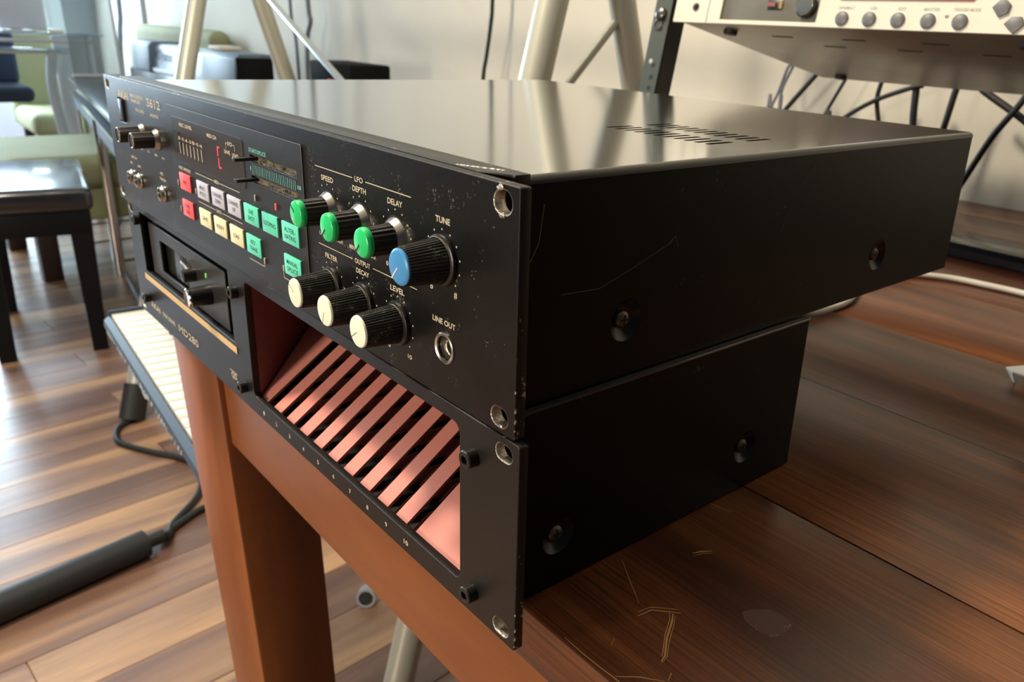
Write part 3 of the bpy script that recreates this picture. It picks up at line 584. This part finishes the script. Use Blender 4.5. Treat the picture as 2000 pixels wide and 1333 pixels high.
sl = thing('flat_black_case', 'flat glossy black case lying on the table in front of the wall', 'case', (520, 824, -5.5))
box('case_body', (-280, -28, 0), (240, 30, 15), blackgl, sl, bev=1.5); box('case_lid', (-281, -29, 15.4), (241, 31, 18), blackgl, sl, bev=1)
# rack synth, tilted 11 degrees, with rail
tl = math.radians(11)
sy = thing('rack_synthesizer', 'cream rack synthesizer with round grey buttons and red framed display, tilted above the table', 'synthesizer', (-0.7, 593.4, 237.9)); sy.scale = (.875, .875, .875); sy.rotation_euler = (-tl, 0, 0)
box('housing', (16, 3, 0.5), (536, 365, 130), synthu, sy, bev=1.5)
plate('front_panel', rrect(3, 0, 556, 132, 1.5), [circ(38, 19, 4.2), rrect(80, 5, 219, 96, 1)], 3, synth, sy, at=0, bev=.5, edge=synth)
box('jack_hole', (32, 2.9, 12), (44, 3.4, 26), dark, sy); lathe('jack_ring', [(5.6, 0), (5.4, .5), (4.3, .5)], steel, sy, origin=(38, 0, 19), seg=24)
box('panel_seam', (58.5, -.15, .5), (59.6, .05, 131), gbtn, sy)
box('recess_plate', (78, 8, 3), (221, 8.6, 98), mat('recess_grey', (0.33, 0.32, 0.25), 0.5), sy)
box('small_screen', (92, 5.5, 10), (133, 7.9, 60), mat('screen_mauve', (0.17, 0.12, 0.13), 0.35), sy, bev=.6)
sw = box('toggle_switch', (146, 2, 18), (168, 7.9, 30), blkpl, sy, bev=1.2); box('brass_pin', (164, .5, 20), (168, 3, 27), mat('brass', (0.7, 0.5, 0.2), 0.3, 1.0), sw); box('red_body', (147, 1.2, 22), (158, 3, 27), mat('maroon_plastic', (0, 0, 0)), sw)
lathe('small_hole', [(2.5, .3), (0, .3)], dark, sy, origin=(178, 8, 21), seg=16)
kk = lathe('dial', [(13, 0), (12.5, 12), (11, 13)], blkpl, sy, origin=(203, 8, 22), seg=40); lathe('dial_face', [(11, 12.6), (10.5, 13.6), (0, 13.8)], chrome, kk, origin=(203, 8, 22), seg=40)
for x in (252, 285, 318, 351, 384):
    b = lathe('round_button', [(8.0, 0), (8.0, 1.6), (6.5, 2.6), (3, 3.2), (0, 3.3)], gbtn, sy, origin=(x, 0, 10), seg=32)
    lathe('button_rim', [(9.0, .06), (8.0, .2)], white, b, origin=(x, 0, 10), seg=32)
lathe('indicator_led', [(2, 0), (1.8, .8), (0, 1)], steel, sy, origin=(369, 0, 15.5), seg=14)
lettering('printed_lettering', [('OPN/MULT', 255, 21.5, 20, 3.2), ('USB', 287, 21.5, 8, 3.2), ('EDIT', 320, 21.5, 9, 3.2), ('MASTER', 352, 21.5, 17, 3.2), ('TRIGGER MODE', 388, 21.8, 27, 3.2)], mat('grey_ink', (0.28, 0.27, 0.24), 0.6), sy, y=-.15)
plate('display_frame', rrect(243, 30, 393, 80, 2), [rrect(262, 33, 386, 77, 2)], 1.5, mat('red_frame', (0.28, 0.045, 0.03), 0.35), sy, at=-1.5)
box('display_screen', (262, -.6, 33), (386, -.1, 77), mat('backlit_white', (0.8, 0.8, 0.8), 0.5, emit=(0.95, 0.93, 1.0), estr=1.3), sy)
for cx, cz_, a in ((420, 24, 0), (436, 9, 1), (452, 24, 2)):
    pts = [(-8, 0), (0, -9), (8, -5), (9, 3), (0, 10)] if a == 0 else ([(-9, 0), (-3, 7), (6, 7), (10, 0), (2, -9)] if a == 1 else [(8, 0), (0, -9), (-8, -5), (-9, 3), (0, 10)])
    prism('arrow_button', [(cx + p, -2.5, cz_ + q) for p, q in pts], (0, 2.5, 0), gbtn, sy, bev=.5)
for x, y in ((50, 40), (50, 330), (420, 40), (420, 330)): lathe('rubber_foot', [(9, 0.5), (9, -4), (8, -5), (0, -5)], rubber, sy, origin=(x + 20, y, 0), axis=(0, 0, 1), seg=20)
boxes('vent_slit', [((120 + 50 * i, 60 + 45 * (i % 2), .2), (150 + 50 * i, 66 + 45 * (i % 2), .6)) for i in range(6)], dark, sy)
rr = thing('rack_stand', 'dark grey metal rack rail with bolts standing on the table behind the black units', 'rack', (-14.9, 545.6, -5.5)); rr.scale = (.875, .875, .875); rr.rotation_euler = (-tl, 0, 0)
bm = bmesh.new(); abox(bm, (-16, -1, 0), (14, 2, 420), .6, 1); abox(bm, (12.5, -1, 0), (14, 30, 420), .4, 1); link('rail', fin(bm), rail_m, rr)
box('rail', (570, -1, 0), (600, 2, 420), rail_m, rr, bev=.6); box('base_bar', (-16, 2, 0), (14, 190, 14), rail_m, rr, bev=1)
box('base_bar', (570, 2, 0), (600, 190, 14), rail_m, rr, bev=1)
for zz in (150, 162, 196, 210, 226, 273, 318, 330): lathe('rail_hole', [(3.4, .05), (0, .05)], dark, rr, origin=(2, -1, zz), seg=16)
for zz in (178, 231): lathe('rail_hole', [(3.4, .05), (0, .05)], bare, rr, origin=(-4, -1, zz), seg=16)
lathe('rack_bolt', [(9, 0), (9, 2), (7.5, 6), (3, 8), (0, 8.3)], mat('dark_bolt', (0.10, 0.10, 0.09), 0.3, .8), rr, origin=(-1, -1, 292), seg=28)
lathe('washer', [(8, 0), (8, 1.2), (5, 1.4)], steel, rr, origin=(-5, -1, 279), seg=24)
# hanging cables behind the synthesizer
def hang(lbl, pts, r, y=1110, m=cable, y2=None, grp=None, nm='hanging_cable', cat='cable'):
    P = [(x, (y if y2 is None else y + (y2 - y) * i / (len(pts) - 1)), z) for i, (x, z) in enumerate(pts)]; o0 = Vector(P[-1])
    bm = bmesh.new(); atube(bm, [Vector(p) - o0 for p in spline(P, 6)], r, 12); o = link(nm, fin(bm, 60), m); at(o, tuple(o0)); return tag(o, lbl, cat, grp)
T_ = 186
hang('thin grey cable hanging at the far left under the cream synthesizer, bowed leftward', [(-178, T_), (-185, 178), (-197, 138), (-209, 108), (-216, 60), (-218, -750)], 2.6, m=gcable)
hang('thin grey cable hanging straight beside the leftmost bowed one under the synthesizer', [(-172, T_), (-177, 176), (-190, 143), (-191, 109), (-188, 60), (-186, -750)], 2.6, m=gcable)
hang('black cable slanting down left from the rear left corner of the synthesizer', [(-115, T_), (-125, 173), (-177, 110), (-196, 82), (-214, 40), (-225, -750)], 4.2)
hang('thin black cable slanting down left, third gap from the left under the synthesizer', [(-62, T_), (-70, 167), (-97, 111), (-110, 80), (-125, 40), (-130, -750)], 3.0)
hang('black cable with a gentle bend crossed by a long slanting cable', [(0, T_), (-5, 166), (-7, 142), (2, 109), (12, 80), (14, 40), (12, -4)], 3.8)
hang('long black cable arching down left across the vertical ones', [(70, 170), (51, 165), (-5, 141), (-54, 109), (-75, 85), (-90, 50), (-90, -750)], 3.8, y=1100)
hang('thick black cable hanging nearly vertical right of the arching one', [(56, T_), (57, 167), (60, 129), (65, 90), (66, 40), (66, -4)], 5.6, y=1106)
hang('thick black cable tilting left, right of the thickest vertical one', [(122, T_), (117, 168), (110, 111), (104, 80), (98, 40), (92, -4)], 5.0)
hang('black cable running down right from under the synthesizer', [(150, T_ - 8), (161, 168), (222, 135), (275, 100), (330, 50), (370, -4)], 5.6)
hang('black cable crossing in front of the wall right of the upper unit', [(250, 215), (235, 195), (217, 156), (189, 106), (160, 35), (141, -4)], 4.8, y=1095)
hang('dark cable hanging in front of the wall left of the nearest pale tube', [(-1061, 900), (-1058, 600), (-1061, 294), (-1068, 223), (-1084, 150), (-1097, 96), (-1105, -40), (-1110, -600), (-1112, -752)], 5.2, m=cable)
hang('grey cable hanging behind the thin slanting rod of the stand', [(-2120, 900), (-2110, 289), (-2098, 209), (-2138, 108), (-2150, -300), (-2150, -752)], 8, m=gcable)
hang('thin grey cable hanging left of the grey one behind the stand', [(-2270, 900), (-2254, 288), (-2241, 188), (-2221, 104), (-2215, -300), (-2215, -752)], 6, m=gcable)
hang('dark cable hanging down the wall beside the white trim', [(-4600, 1200), (-4610, 280), (-4668, 91), (-4736, -121), (-4760, -752)], 15, y=1150, m=gcable)

# ------------------------------------------------------------ keyboard stand of pale tubes
st = thing('keyboard_stand', 'pale champagne tubular A-frame stand with thin brace rods behind the table', 'stand', (-900, 600, -FZ))
def ST(x, y, z): return (x + 900, y - 600, z + FZ)
def tb_(nm, a, b, r, m=tube, parent=st, seg=28): return tubeo(nm, [ST(*a), ST(*b)], r, m, parent, seg)
def ext(a, b, zt): t = (zt - a[2]) / (b[2] - a[2]); return tuple(a[i] + (b[i] - a[i]) * t for i in range(3))
TOP = 620
A1, B1 = (-200, 332, -690), (-256, 628, 264)
l1 = tb_('leg', ext(A1, B1, -745), ext(A1, B1, TOP), 23)
A2, B2 = (-263, 770, 270), (-263, 812, 135)
l2 = tb_('leg', ext(A2, B2, -735), ext(A2, B2, TOP), 21)
A3, B3 = (-1406, 261, -745), (-1722, 627, 250)
l3 = tb_('leg', ext(A3, B3, -700), ext(A3, B3, TOP), 24)
A4, B4 = (-1669, 775, 254), (-1670, 827, 78)
l4 = tb_('leg', ext(A4, B4, -735), ext(A4, B4, TOP), 23)
for l, A, B in ((l1, A1, B1), (l2, A2, B2), (l4, A4, B4)): tb_('rubber_foot', ext(A, B, -753), ext(A, B, -738), 28, rubber, l)
f3 = tb_('rubber_foot', ext(A3, B3, -752), ext(A3, B3, -672), 30, rubber, l3)
lathe('clamp_knob', [(0, 0), (14, 0), (14, 14), (0, 16)], chrome, l3, origin=ST(-1475, 300, -600), axis=(.6, -1, 0), seg=20)
tb_('brace_rod', (-263, 758, 236), (-263, 578, 56), 6.5); tb_('brace_rod', (-1600, 772, 262), (-1130, 770, 48), 8, chrome)
tb_('brace_rod', (-1130, 770, 48), (-263, 800, -240), 8)
tb_('cross_tube', (-240, 500, -225), (-1560, 470, -225), 16); tb_('cross_tube', (-263, 690, TOP - 20), (-1850, 700, TOP - 20), 16)
for x in (-300, -110 - 250): tb_('support_arm', (x, 510, -225), (x, 70, -225), 14)
for l, A, B in ((l1, A1, B1), (l3, A3, B3)): pass
rg = thing('tube_end_ring', 'pale ring shaped open tube end under the table apron', 'ring', (-416, 381, -738))
lathe('ring_body', [(13, -22), (17, -22), (17, 0), (13, 0), (13, -22)], mat('pale_blue_metal', (0.42, 0.46, 0.50), 0.3, .3), rg, origin=(0, 0, 0), axis=(.72, -.62, .2), seg=30)
tubeo('ring_core', [(0, 0, 0), (-14, 12, -4)], 11, rubber, rg)
# cream-key keyboard resting on the support arms
kb = thing('music_keyboard', 'blue-grey electronic keyboard with cream white keys beyond the table leg', 'keyboard', (-533, 68, -200), math.radians(-3.9))
def kbox(n, a, b, m, p=kb, bev=0): return box(n, a, b, m, p, bev=bev)
bm = bmesh.new(); apoly(bm, [(0, 14, -4), (0, 2, 5), (0, 3, 14), (0, 10.3, 19.5), (0, 11, 10), (0, 70, 10), (0, 70, -4)], (499, 0, 0)); link('case', fin(bm), kbody, kb)
kbox('case_rear', (0, 165, -9), (499, 290, 34), kbody, bev=4); kbox('end_cheek', (-1, 9, -9), (4, 168, 27), kbody, bev=2); kbox('end_cheek', (495, 9, -9), (501, 168, 27), kbody, bev=2)
bm = bmesh.new(); abox(bm, (0.5, 0, 0), (23.0, 145, 12), 1.3, 2); wk = fin(bm, 40); wk.materials.append(ivory)
bm = bmesh.new(); abox(bm, (-5.5, 0, 0), (5.5, 93, 11), 1.3, 2); bk = fin(bm, 40); bk.materials.append(blkpl)
for i in range(20):
    o = bpy.data.objects.new('white_key', wk); COL.objects.link(o); o.parent = kb; o.location = Vector((6 + 23.5 * i, 12, 11)) * S
    if i % 7 in (0, 1, 3, 4, 5) and i < 19:
        o = bpy.data.objects.new('black_key', bk); COL.objects.link(o); o.parent = kb; o.location = Vector((6 + 23.5 * (i + 1), 60, 22)) * S
V = []; F = []
for i in range(34):
    x = 30 + i * 12; w_ = random.choice((3, 4, 6, 8)) * (0 if i % 6 == 5 else 1)
    if i in (17, 20): w_ = 11
    b_ = len(V); V += [(x * S, 1.0 * S, 6 * S), ((x + w_) * S, 1.0 * S, 6 * S), ((x + w_) * S, 2.2 * S, 10.5 * S), (x * S, 2.2 * S, 10.5 * S)]; F.append([b_, b_ + 1, b_ + 2, b_ + 3])
me = bpy.data.meshes.new('p'); me.from_pydata([(a, b - .0006, c) for a, b, c in V], [], F); link('lip_print', me, mat('pale_print', (0.22, 0.26, 0.31), 0.5), kb)
# padded tube and floor cables
pt = thing('padded_tube', 'thick black foam padded tube lying on the wooden floor at lower left', 'tube', (-804, 130, -FZ + 26))
d_ = Vector((-751 + 804, -149 - 130, 0)); tubeo('foam_sleeve', [(0, 0, 0), tuple(d_ * 2.2)], 26, foam, pt, seg=32)
tubeo('inner_tube', [(-9, 34, -2), (-2, -6, -2)], 13, rubber, pt, seg=20)
def fcable(lbl, pts, r, m=cable):
    o0 = Vector((pts[0][0], pts[0][1], -FZ)); bm = bmesh.new(); atube(bm, [Vector((x, y, -FZ + r if len(q) == 0 else q[0])) - o0 for x, y, *q in [(tuple(p)) for p in pts]] if False else [Vector(p) - o0 for p in spline([(p[0], p[1], (p[2] if len(p) > 2 else -FZ + r)) for p in pts], 7)], r, 12)
    o = link('floor_cable', fin(bm, 60), m); at(o, tuple(o0)); return tag(o, lbl, 'cable')
fcable('black cable curving up from the padded tube end toward the table leg', [(-812, 166, -734), (-835, 180, -745), (-871, 198), (-928, 255), (-970, 282), (-1032, 306), (-1120, 340)], 7)
fcable('black cable lying straighter from the padded tube end behind the leg', [(-816, 162, -738), (-838, 172, -748), (-861, 204), (-889, 258), (-890, 305), (-850, 420)], 7)
fcable('dark cable looping from the rubber foot of the stand toward the table leg', [(-1398, 262), (-1372, 225), (-1331, 206), (-1278, 204), (-1204, 242), (-1146, 280), (-1092, 308), (-1013, 349), (-930, 400)], 7, gcable if False else cable)
fcable('grey cable lying on the floor beyond the piano bench', [(-4075, 912), (-3665, 784), (-3269, 671), (-3011, 604), (-2807, 573), (-2648, 566), (-2300, 520)], 8, gcable)

# ------------------------------------------------------------ piano bench
bh = thing('piano_bench', 'black piano bench with glossy padded leather seat at left of the room', 'bench', (-2217, 240, -FZ), math.radians(-9))
kx = 262; ky = 138
b0 = box('seat_cushion', (-kx - 18, -ky - 18, 425), (kx + 18, ky + 18, 494), leather, bh, bev=22, seg=4)
box('seat_frame', (-kx - 6, -ky - 6, 360), (kx + 6, ky + 6, 430), benchm, bh, bev=3)
for sxx in (-1, 1):
    for syy in (-1, 1):
        bm = bmesh.new(); r = bmesh.ops.create_cube(bm, size=1)
        for v in r['verts']:
            k = 20 if v.co.z < 0 else 27
            v.co = Vector((sxx * (kx - 22) + (1 if v.co.x > 0 else -1) * k, syy * (ky - 22) + (1 if v.co.y > 0 else -1) * k, 0 if v.co.z < 0 else 362)) * S
        link('leg', fin(bm), benchm, bh)
# green chair with low seat
def green_chair(lbl, x, y, rz, seatz=455, back=900, w=520):
    g = thing('green_chair', lbl, 'chair', (x, y, -FZ), rz)
    box('seat', (-w / 2, -250, seatz - 130), (w / 2, 280, seatz), greenf, g, bev=45, seg=4); box('backrest', (-w / 2, 235, seatz - 120), (w / 2, 330, back), greenf, g, bev=35, seg=4)
    for sx_ in (-1, 1):
        for y_ in (-215, 270): box('leg', (sx_ * (w / 2 - 55) - 24, y_ - 24, 0), (sx_ * (w / 2 - 55) + 24, y_ + 24, seatz - 120), brownleg, g, bev=4)
    return g
g1 = thing('green_ottoman', 'pale green upholstered seat on dark brown legs behind the piano bench', 'seat', (-3060, 520, -FZ), math.radians(3))
box('cushion', (-330, -300, 320), (330, 420, 458), greenf, g1, bev=55, seg=5); box('upholstered_base', (-315, -285, 215), (315, 405, 335), greenf, g1, bev=12)
for a_, b_ in ((-270, -190), (270, -190), (-270, 370), (270, 370)): box('leg', (a_ - 32, b_ - 32, 0), (a_ + 32, b_ + 32, 220), brownleg, g1, bev=4)
green_chair('green upholstered chair with tall back standing behind the glass desk', -4900, 775, math.radians(90), 404, 840, 250)
gb = thing('green_sofa', 'green sofa whose rounded back shows above the blue-grey organ', 'sofa', (-3560, 1080, -FZ))
box('backrest', (-570, 0, 250), (560, 95, 900), greenf, gb, bev=42, seg=4); box('seat', (-560, -140, 250), (550, 20, 440), greenf, gb, bev=40, seg=3)
for a_, b_ in ((-500, -110), (500, -110), (-500, 60), (500, 60)): box('leg', (a_ - 22, b_ - 22, 0), (a_ + 22, b_ + 22, 265), brownleg, gb)
# office chair
oc = thing('office_chair', 'dark navy office chair seen through the glass desk at far left', 'chair', (-4700, 420, -FZ), math.radians(0))
box('backrest', (-30, -210, 560), (40, 215, 1000), navy, oc, bev=30, seg=4); box('seat', (-20, -230, 490), (340, 225, 570), navy, oc, bev=34, seg=4)
lathe('gas_post', [(28, 90), (28, 500)], rubber, oc, origin=(190, 0, 0), axis=(0, 0, 1), seg=20)
for k in range(5):
    a = k * 2 * math.pi / 5; tubeo('base_arm', [(190, 0, 90), (190 + 210 * math.cos(a), 210 * math.sin(a), 60)], 16, rubber, oc, seg=10)
    lathe('caster', [(0, -14), (28, -14), (28, 14), (0, 14)], rubber, oc, origin=(190 + 210 * math.cos(a), 210 * math.sin(a), 28), axis=(-math.sin(a), math.cos(a), 0), seg=18)
# glass desk, two tiers
gd = thing('glass_desk', 'two-tier glass desk with pale metal frame at far left', 'desk', (-4150, 500, -FZ))
box('glass_shelf', (-120, -500, 826), (0, 444, 836), glass, gd, bev=2); box('glass_top', (-110, -500, 757), (0, 296, 767), glass, gd, bev=2)
box('glass_shelf', (-230, -500, 826), (-121, 444, 836), glass, gd, bev=2)
for x_ in (-215, -20):
    for y_ in (-420, 410): tubeo('leg', [(x_, y_, 0), (x_, y_, 826)], 20, trimm, gd, seg=16)
tubeo('frame_rail', [(-20, -420, 800), (-20, 410, 800)], 9, trimm, gd); tubeo('frame_rail', [(-60, -420, 745), (-60, 290, 745)], 9, trimm, gd)
tubeo('curved_leg', spline([(-30, 215, 757), (-50, 195, 600), (-40, 205, 400), (-10, 225, 150), (0, 265, 20)], 5), 24, mat('desk_grey', (0.36, 0.41, 0.46), 0.4), gd, seg=16)
box('modesty_panel', (-205, 250, 330), (-190, 395, 820), trimm, gd, bev=3)
mn = thing('monitor', 'pale grey monitor back standing on the glass desk', 'monitor', (-4240, 600, 836.5 - FZ), math.radians(0))
box('screen_housing', (-20, -80, 12), (30, 118, 330), mat('pale_monitor', (0.52, 0.54, 0.62), 0.5), mn, bev=8); box('stand_foot', (-80, -80, 0), (80, 60, 10), trimm, mn, bev=3); box('stand_post', (-15, -30, 8), (15, 10, 60), trimm, mn, bev=2)
tag(at(box('white_box', (-40, -30, 0), (40, 26, 20), white, bev=4), (-4170, 745, 836.5 - FZ)), 'tiny white object at the edge of the glass desk', 'box')
# low cabinet, papers, lid, organ
cb = thing('low_stand', 'black topped low stand on slim chrome legs beyond the upper unit', 'stand', (-3100, 620, -FZ))
def ctop(z0, z1, d=0): return [(x + 3100, y - 620, z0) for x, y in ((-3765, 691 + d), (-1850, 430 + d), (-1850, 915), (-3765, 915))], (0, 0, z1 - z0)
prism('top_board', *ctop(645, 661), blackgl, cb, bev=2); prism('lower_board', *ctop(590, 600), organb, cb)
prism('front_rail', [(-665, 73, 540), (1250, -188, 540), (1250, -188, 588), (-665, 73, 588)], (0, 12, 0), organb, cb); prism('edge_trim', [(-665, 66, 594), (1250, -195, 594), (1250, -195, 606), (-665, 66, 606)], (0, 5, 0), chrome, cb)
prism('edge_trim', [(-665, 67, 652), (1250, -194, 652), (1250, -194, 660), (-665, 67, 660)], (0, 3, 0), chrome, cb)
for x_, y_ in ((-640, 95), (390, -62), (-640, 275), (1225, 275), (1225, -160)): tubeo('leg', [(x_, y_, 0), (x_, y_, 590)], 19, chrome, cb, seg=16)
pp = thing('paper_stack', 'stack of cream papers inside the open black stand', 'paper', (-3100, 620, 601 - FZ), math.atan2(-122, 1188))
for k in range(7): box('sheet_bundle', (-600 + random.uniform(-6, 6), 14 + random.uniform(0, 8), k * 5.6), (280, 200, k * 5.6 + 4.6), paper, pp)
ld = thing('turntable_lid', 'open smoked acrylic lid with white metal edge standing on the low stand', 'lid', (-3745, 708, 661 - FZ)); ld.rotation_euler = (0, math.radians(-7), 0)
box('acrylic_sheet', (-3, 0, 12), (3, 196, 480), smoke, ld); box('metal_edge', (-7, -6, 0), (7, 206, 13), trimm, ld, bev=2); box('metal_edge', (-7, 194, 13), (7, 206, 490), trimm, ld, bev=2)
og = thing('electric_organ', 'blue-grey electric organ with bright front panel and black script lettering', 'organ', (-2952, 760, 661.5 - FZ))
box('lower_case', (-60, 2, 0), (1076, 118, 92), blackgl, og, bev=3)
for x0, x1 in ((0, 215), (790, 1076)):
    bm = bmesh.new(); apoly(bm, [(x0, 0, 93), (x0, 6, 186), (x0, 22, 200), (x0, 118, 200), (x0, 118, 93)], (x1 - x0, 0, 0)); bmesh.ops.bevel(bm, geom=list(bm.edges), offset=.004, segments=2, profile=.5, affect='EDGES'); link('end_cheek', fin(bm, 40), organb, og)
bm = bmesh.new(); apoly(bm, [(216, 18, 96), (216, 30, 182), (216, 44, 192), (216, 118, 192), (216, 118, 96)], (573, 0, 0)); bmesh.ops.bevel(bm, geom=list(bm.edges), offset=.004, segments=2, profile=.5, affect='EDGES'); link('front_panel', fin(bm, 40), mat('satin_chrome', (0.50, 0.57, 0.68), 0.28, .3), og)
box('panel_rail', (216, 10, 93), (789, 20, 108), trimm, og, bev=2)
box('side_panel', (1076, 6, 60), (1082, 118, 190), benchm, og)
V, F = text_bm([('Olyano', 330, 150, 190, 46)]); me = bpy.data.meshes.new('t'); me.from_pydata([(x, 0.0235 + (z - 0.150) * 0.14 - 0.0012, z) for x, y, z in V], [], F); link('script_lettering', me, inkb, og)
bc = thing('black_case', 'black box with a red base strip behind the slanting rod', 'case', (-1520, 950, -120)); box('case_body', (-120, -60, 0), (130, 60, 226), mat('case_black', (0.004, 0.004, 0.004), 0.8, spec=.1), bc, bev=6); box('red_strip', (0, -64, 158), (125, -60, 182), redb, bc)
bs = thing('side_cabinet', 'pale low cabinet against the back wall under the black case', 'cabinet', (-1490, 985, -FZ)); box('cabinet_body', (-150, -130, 0), (150, 180, FZ - 122), trimm, bs, bev=4); box('cabinet_top', (-155, -135, FZ - 121.9), (155, 185, FZ - 120.2), trimm, bs)
sh = thing('paper_sheet', 'crumpled pale paper lying on top of the organ near its right end', 'paper', (-2130, 830, 201 + 661.5 + 14 - FZ)); box('folded_sheet', (-50, -35, -14), (50, 35, -2), paper, sh, bev=3)
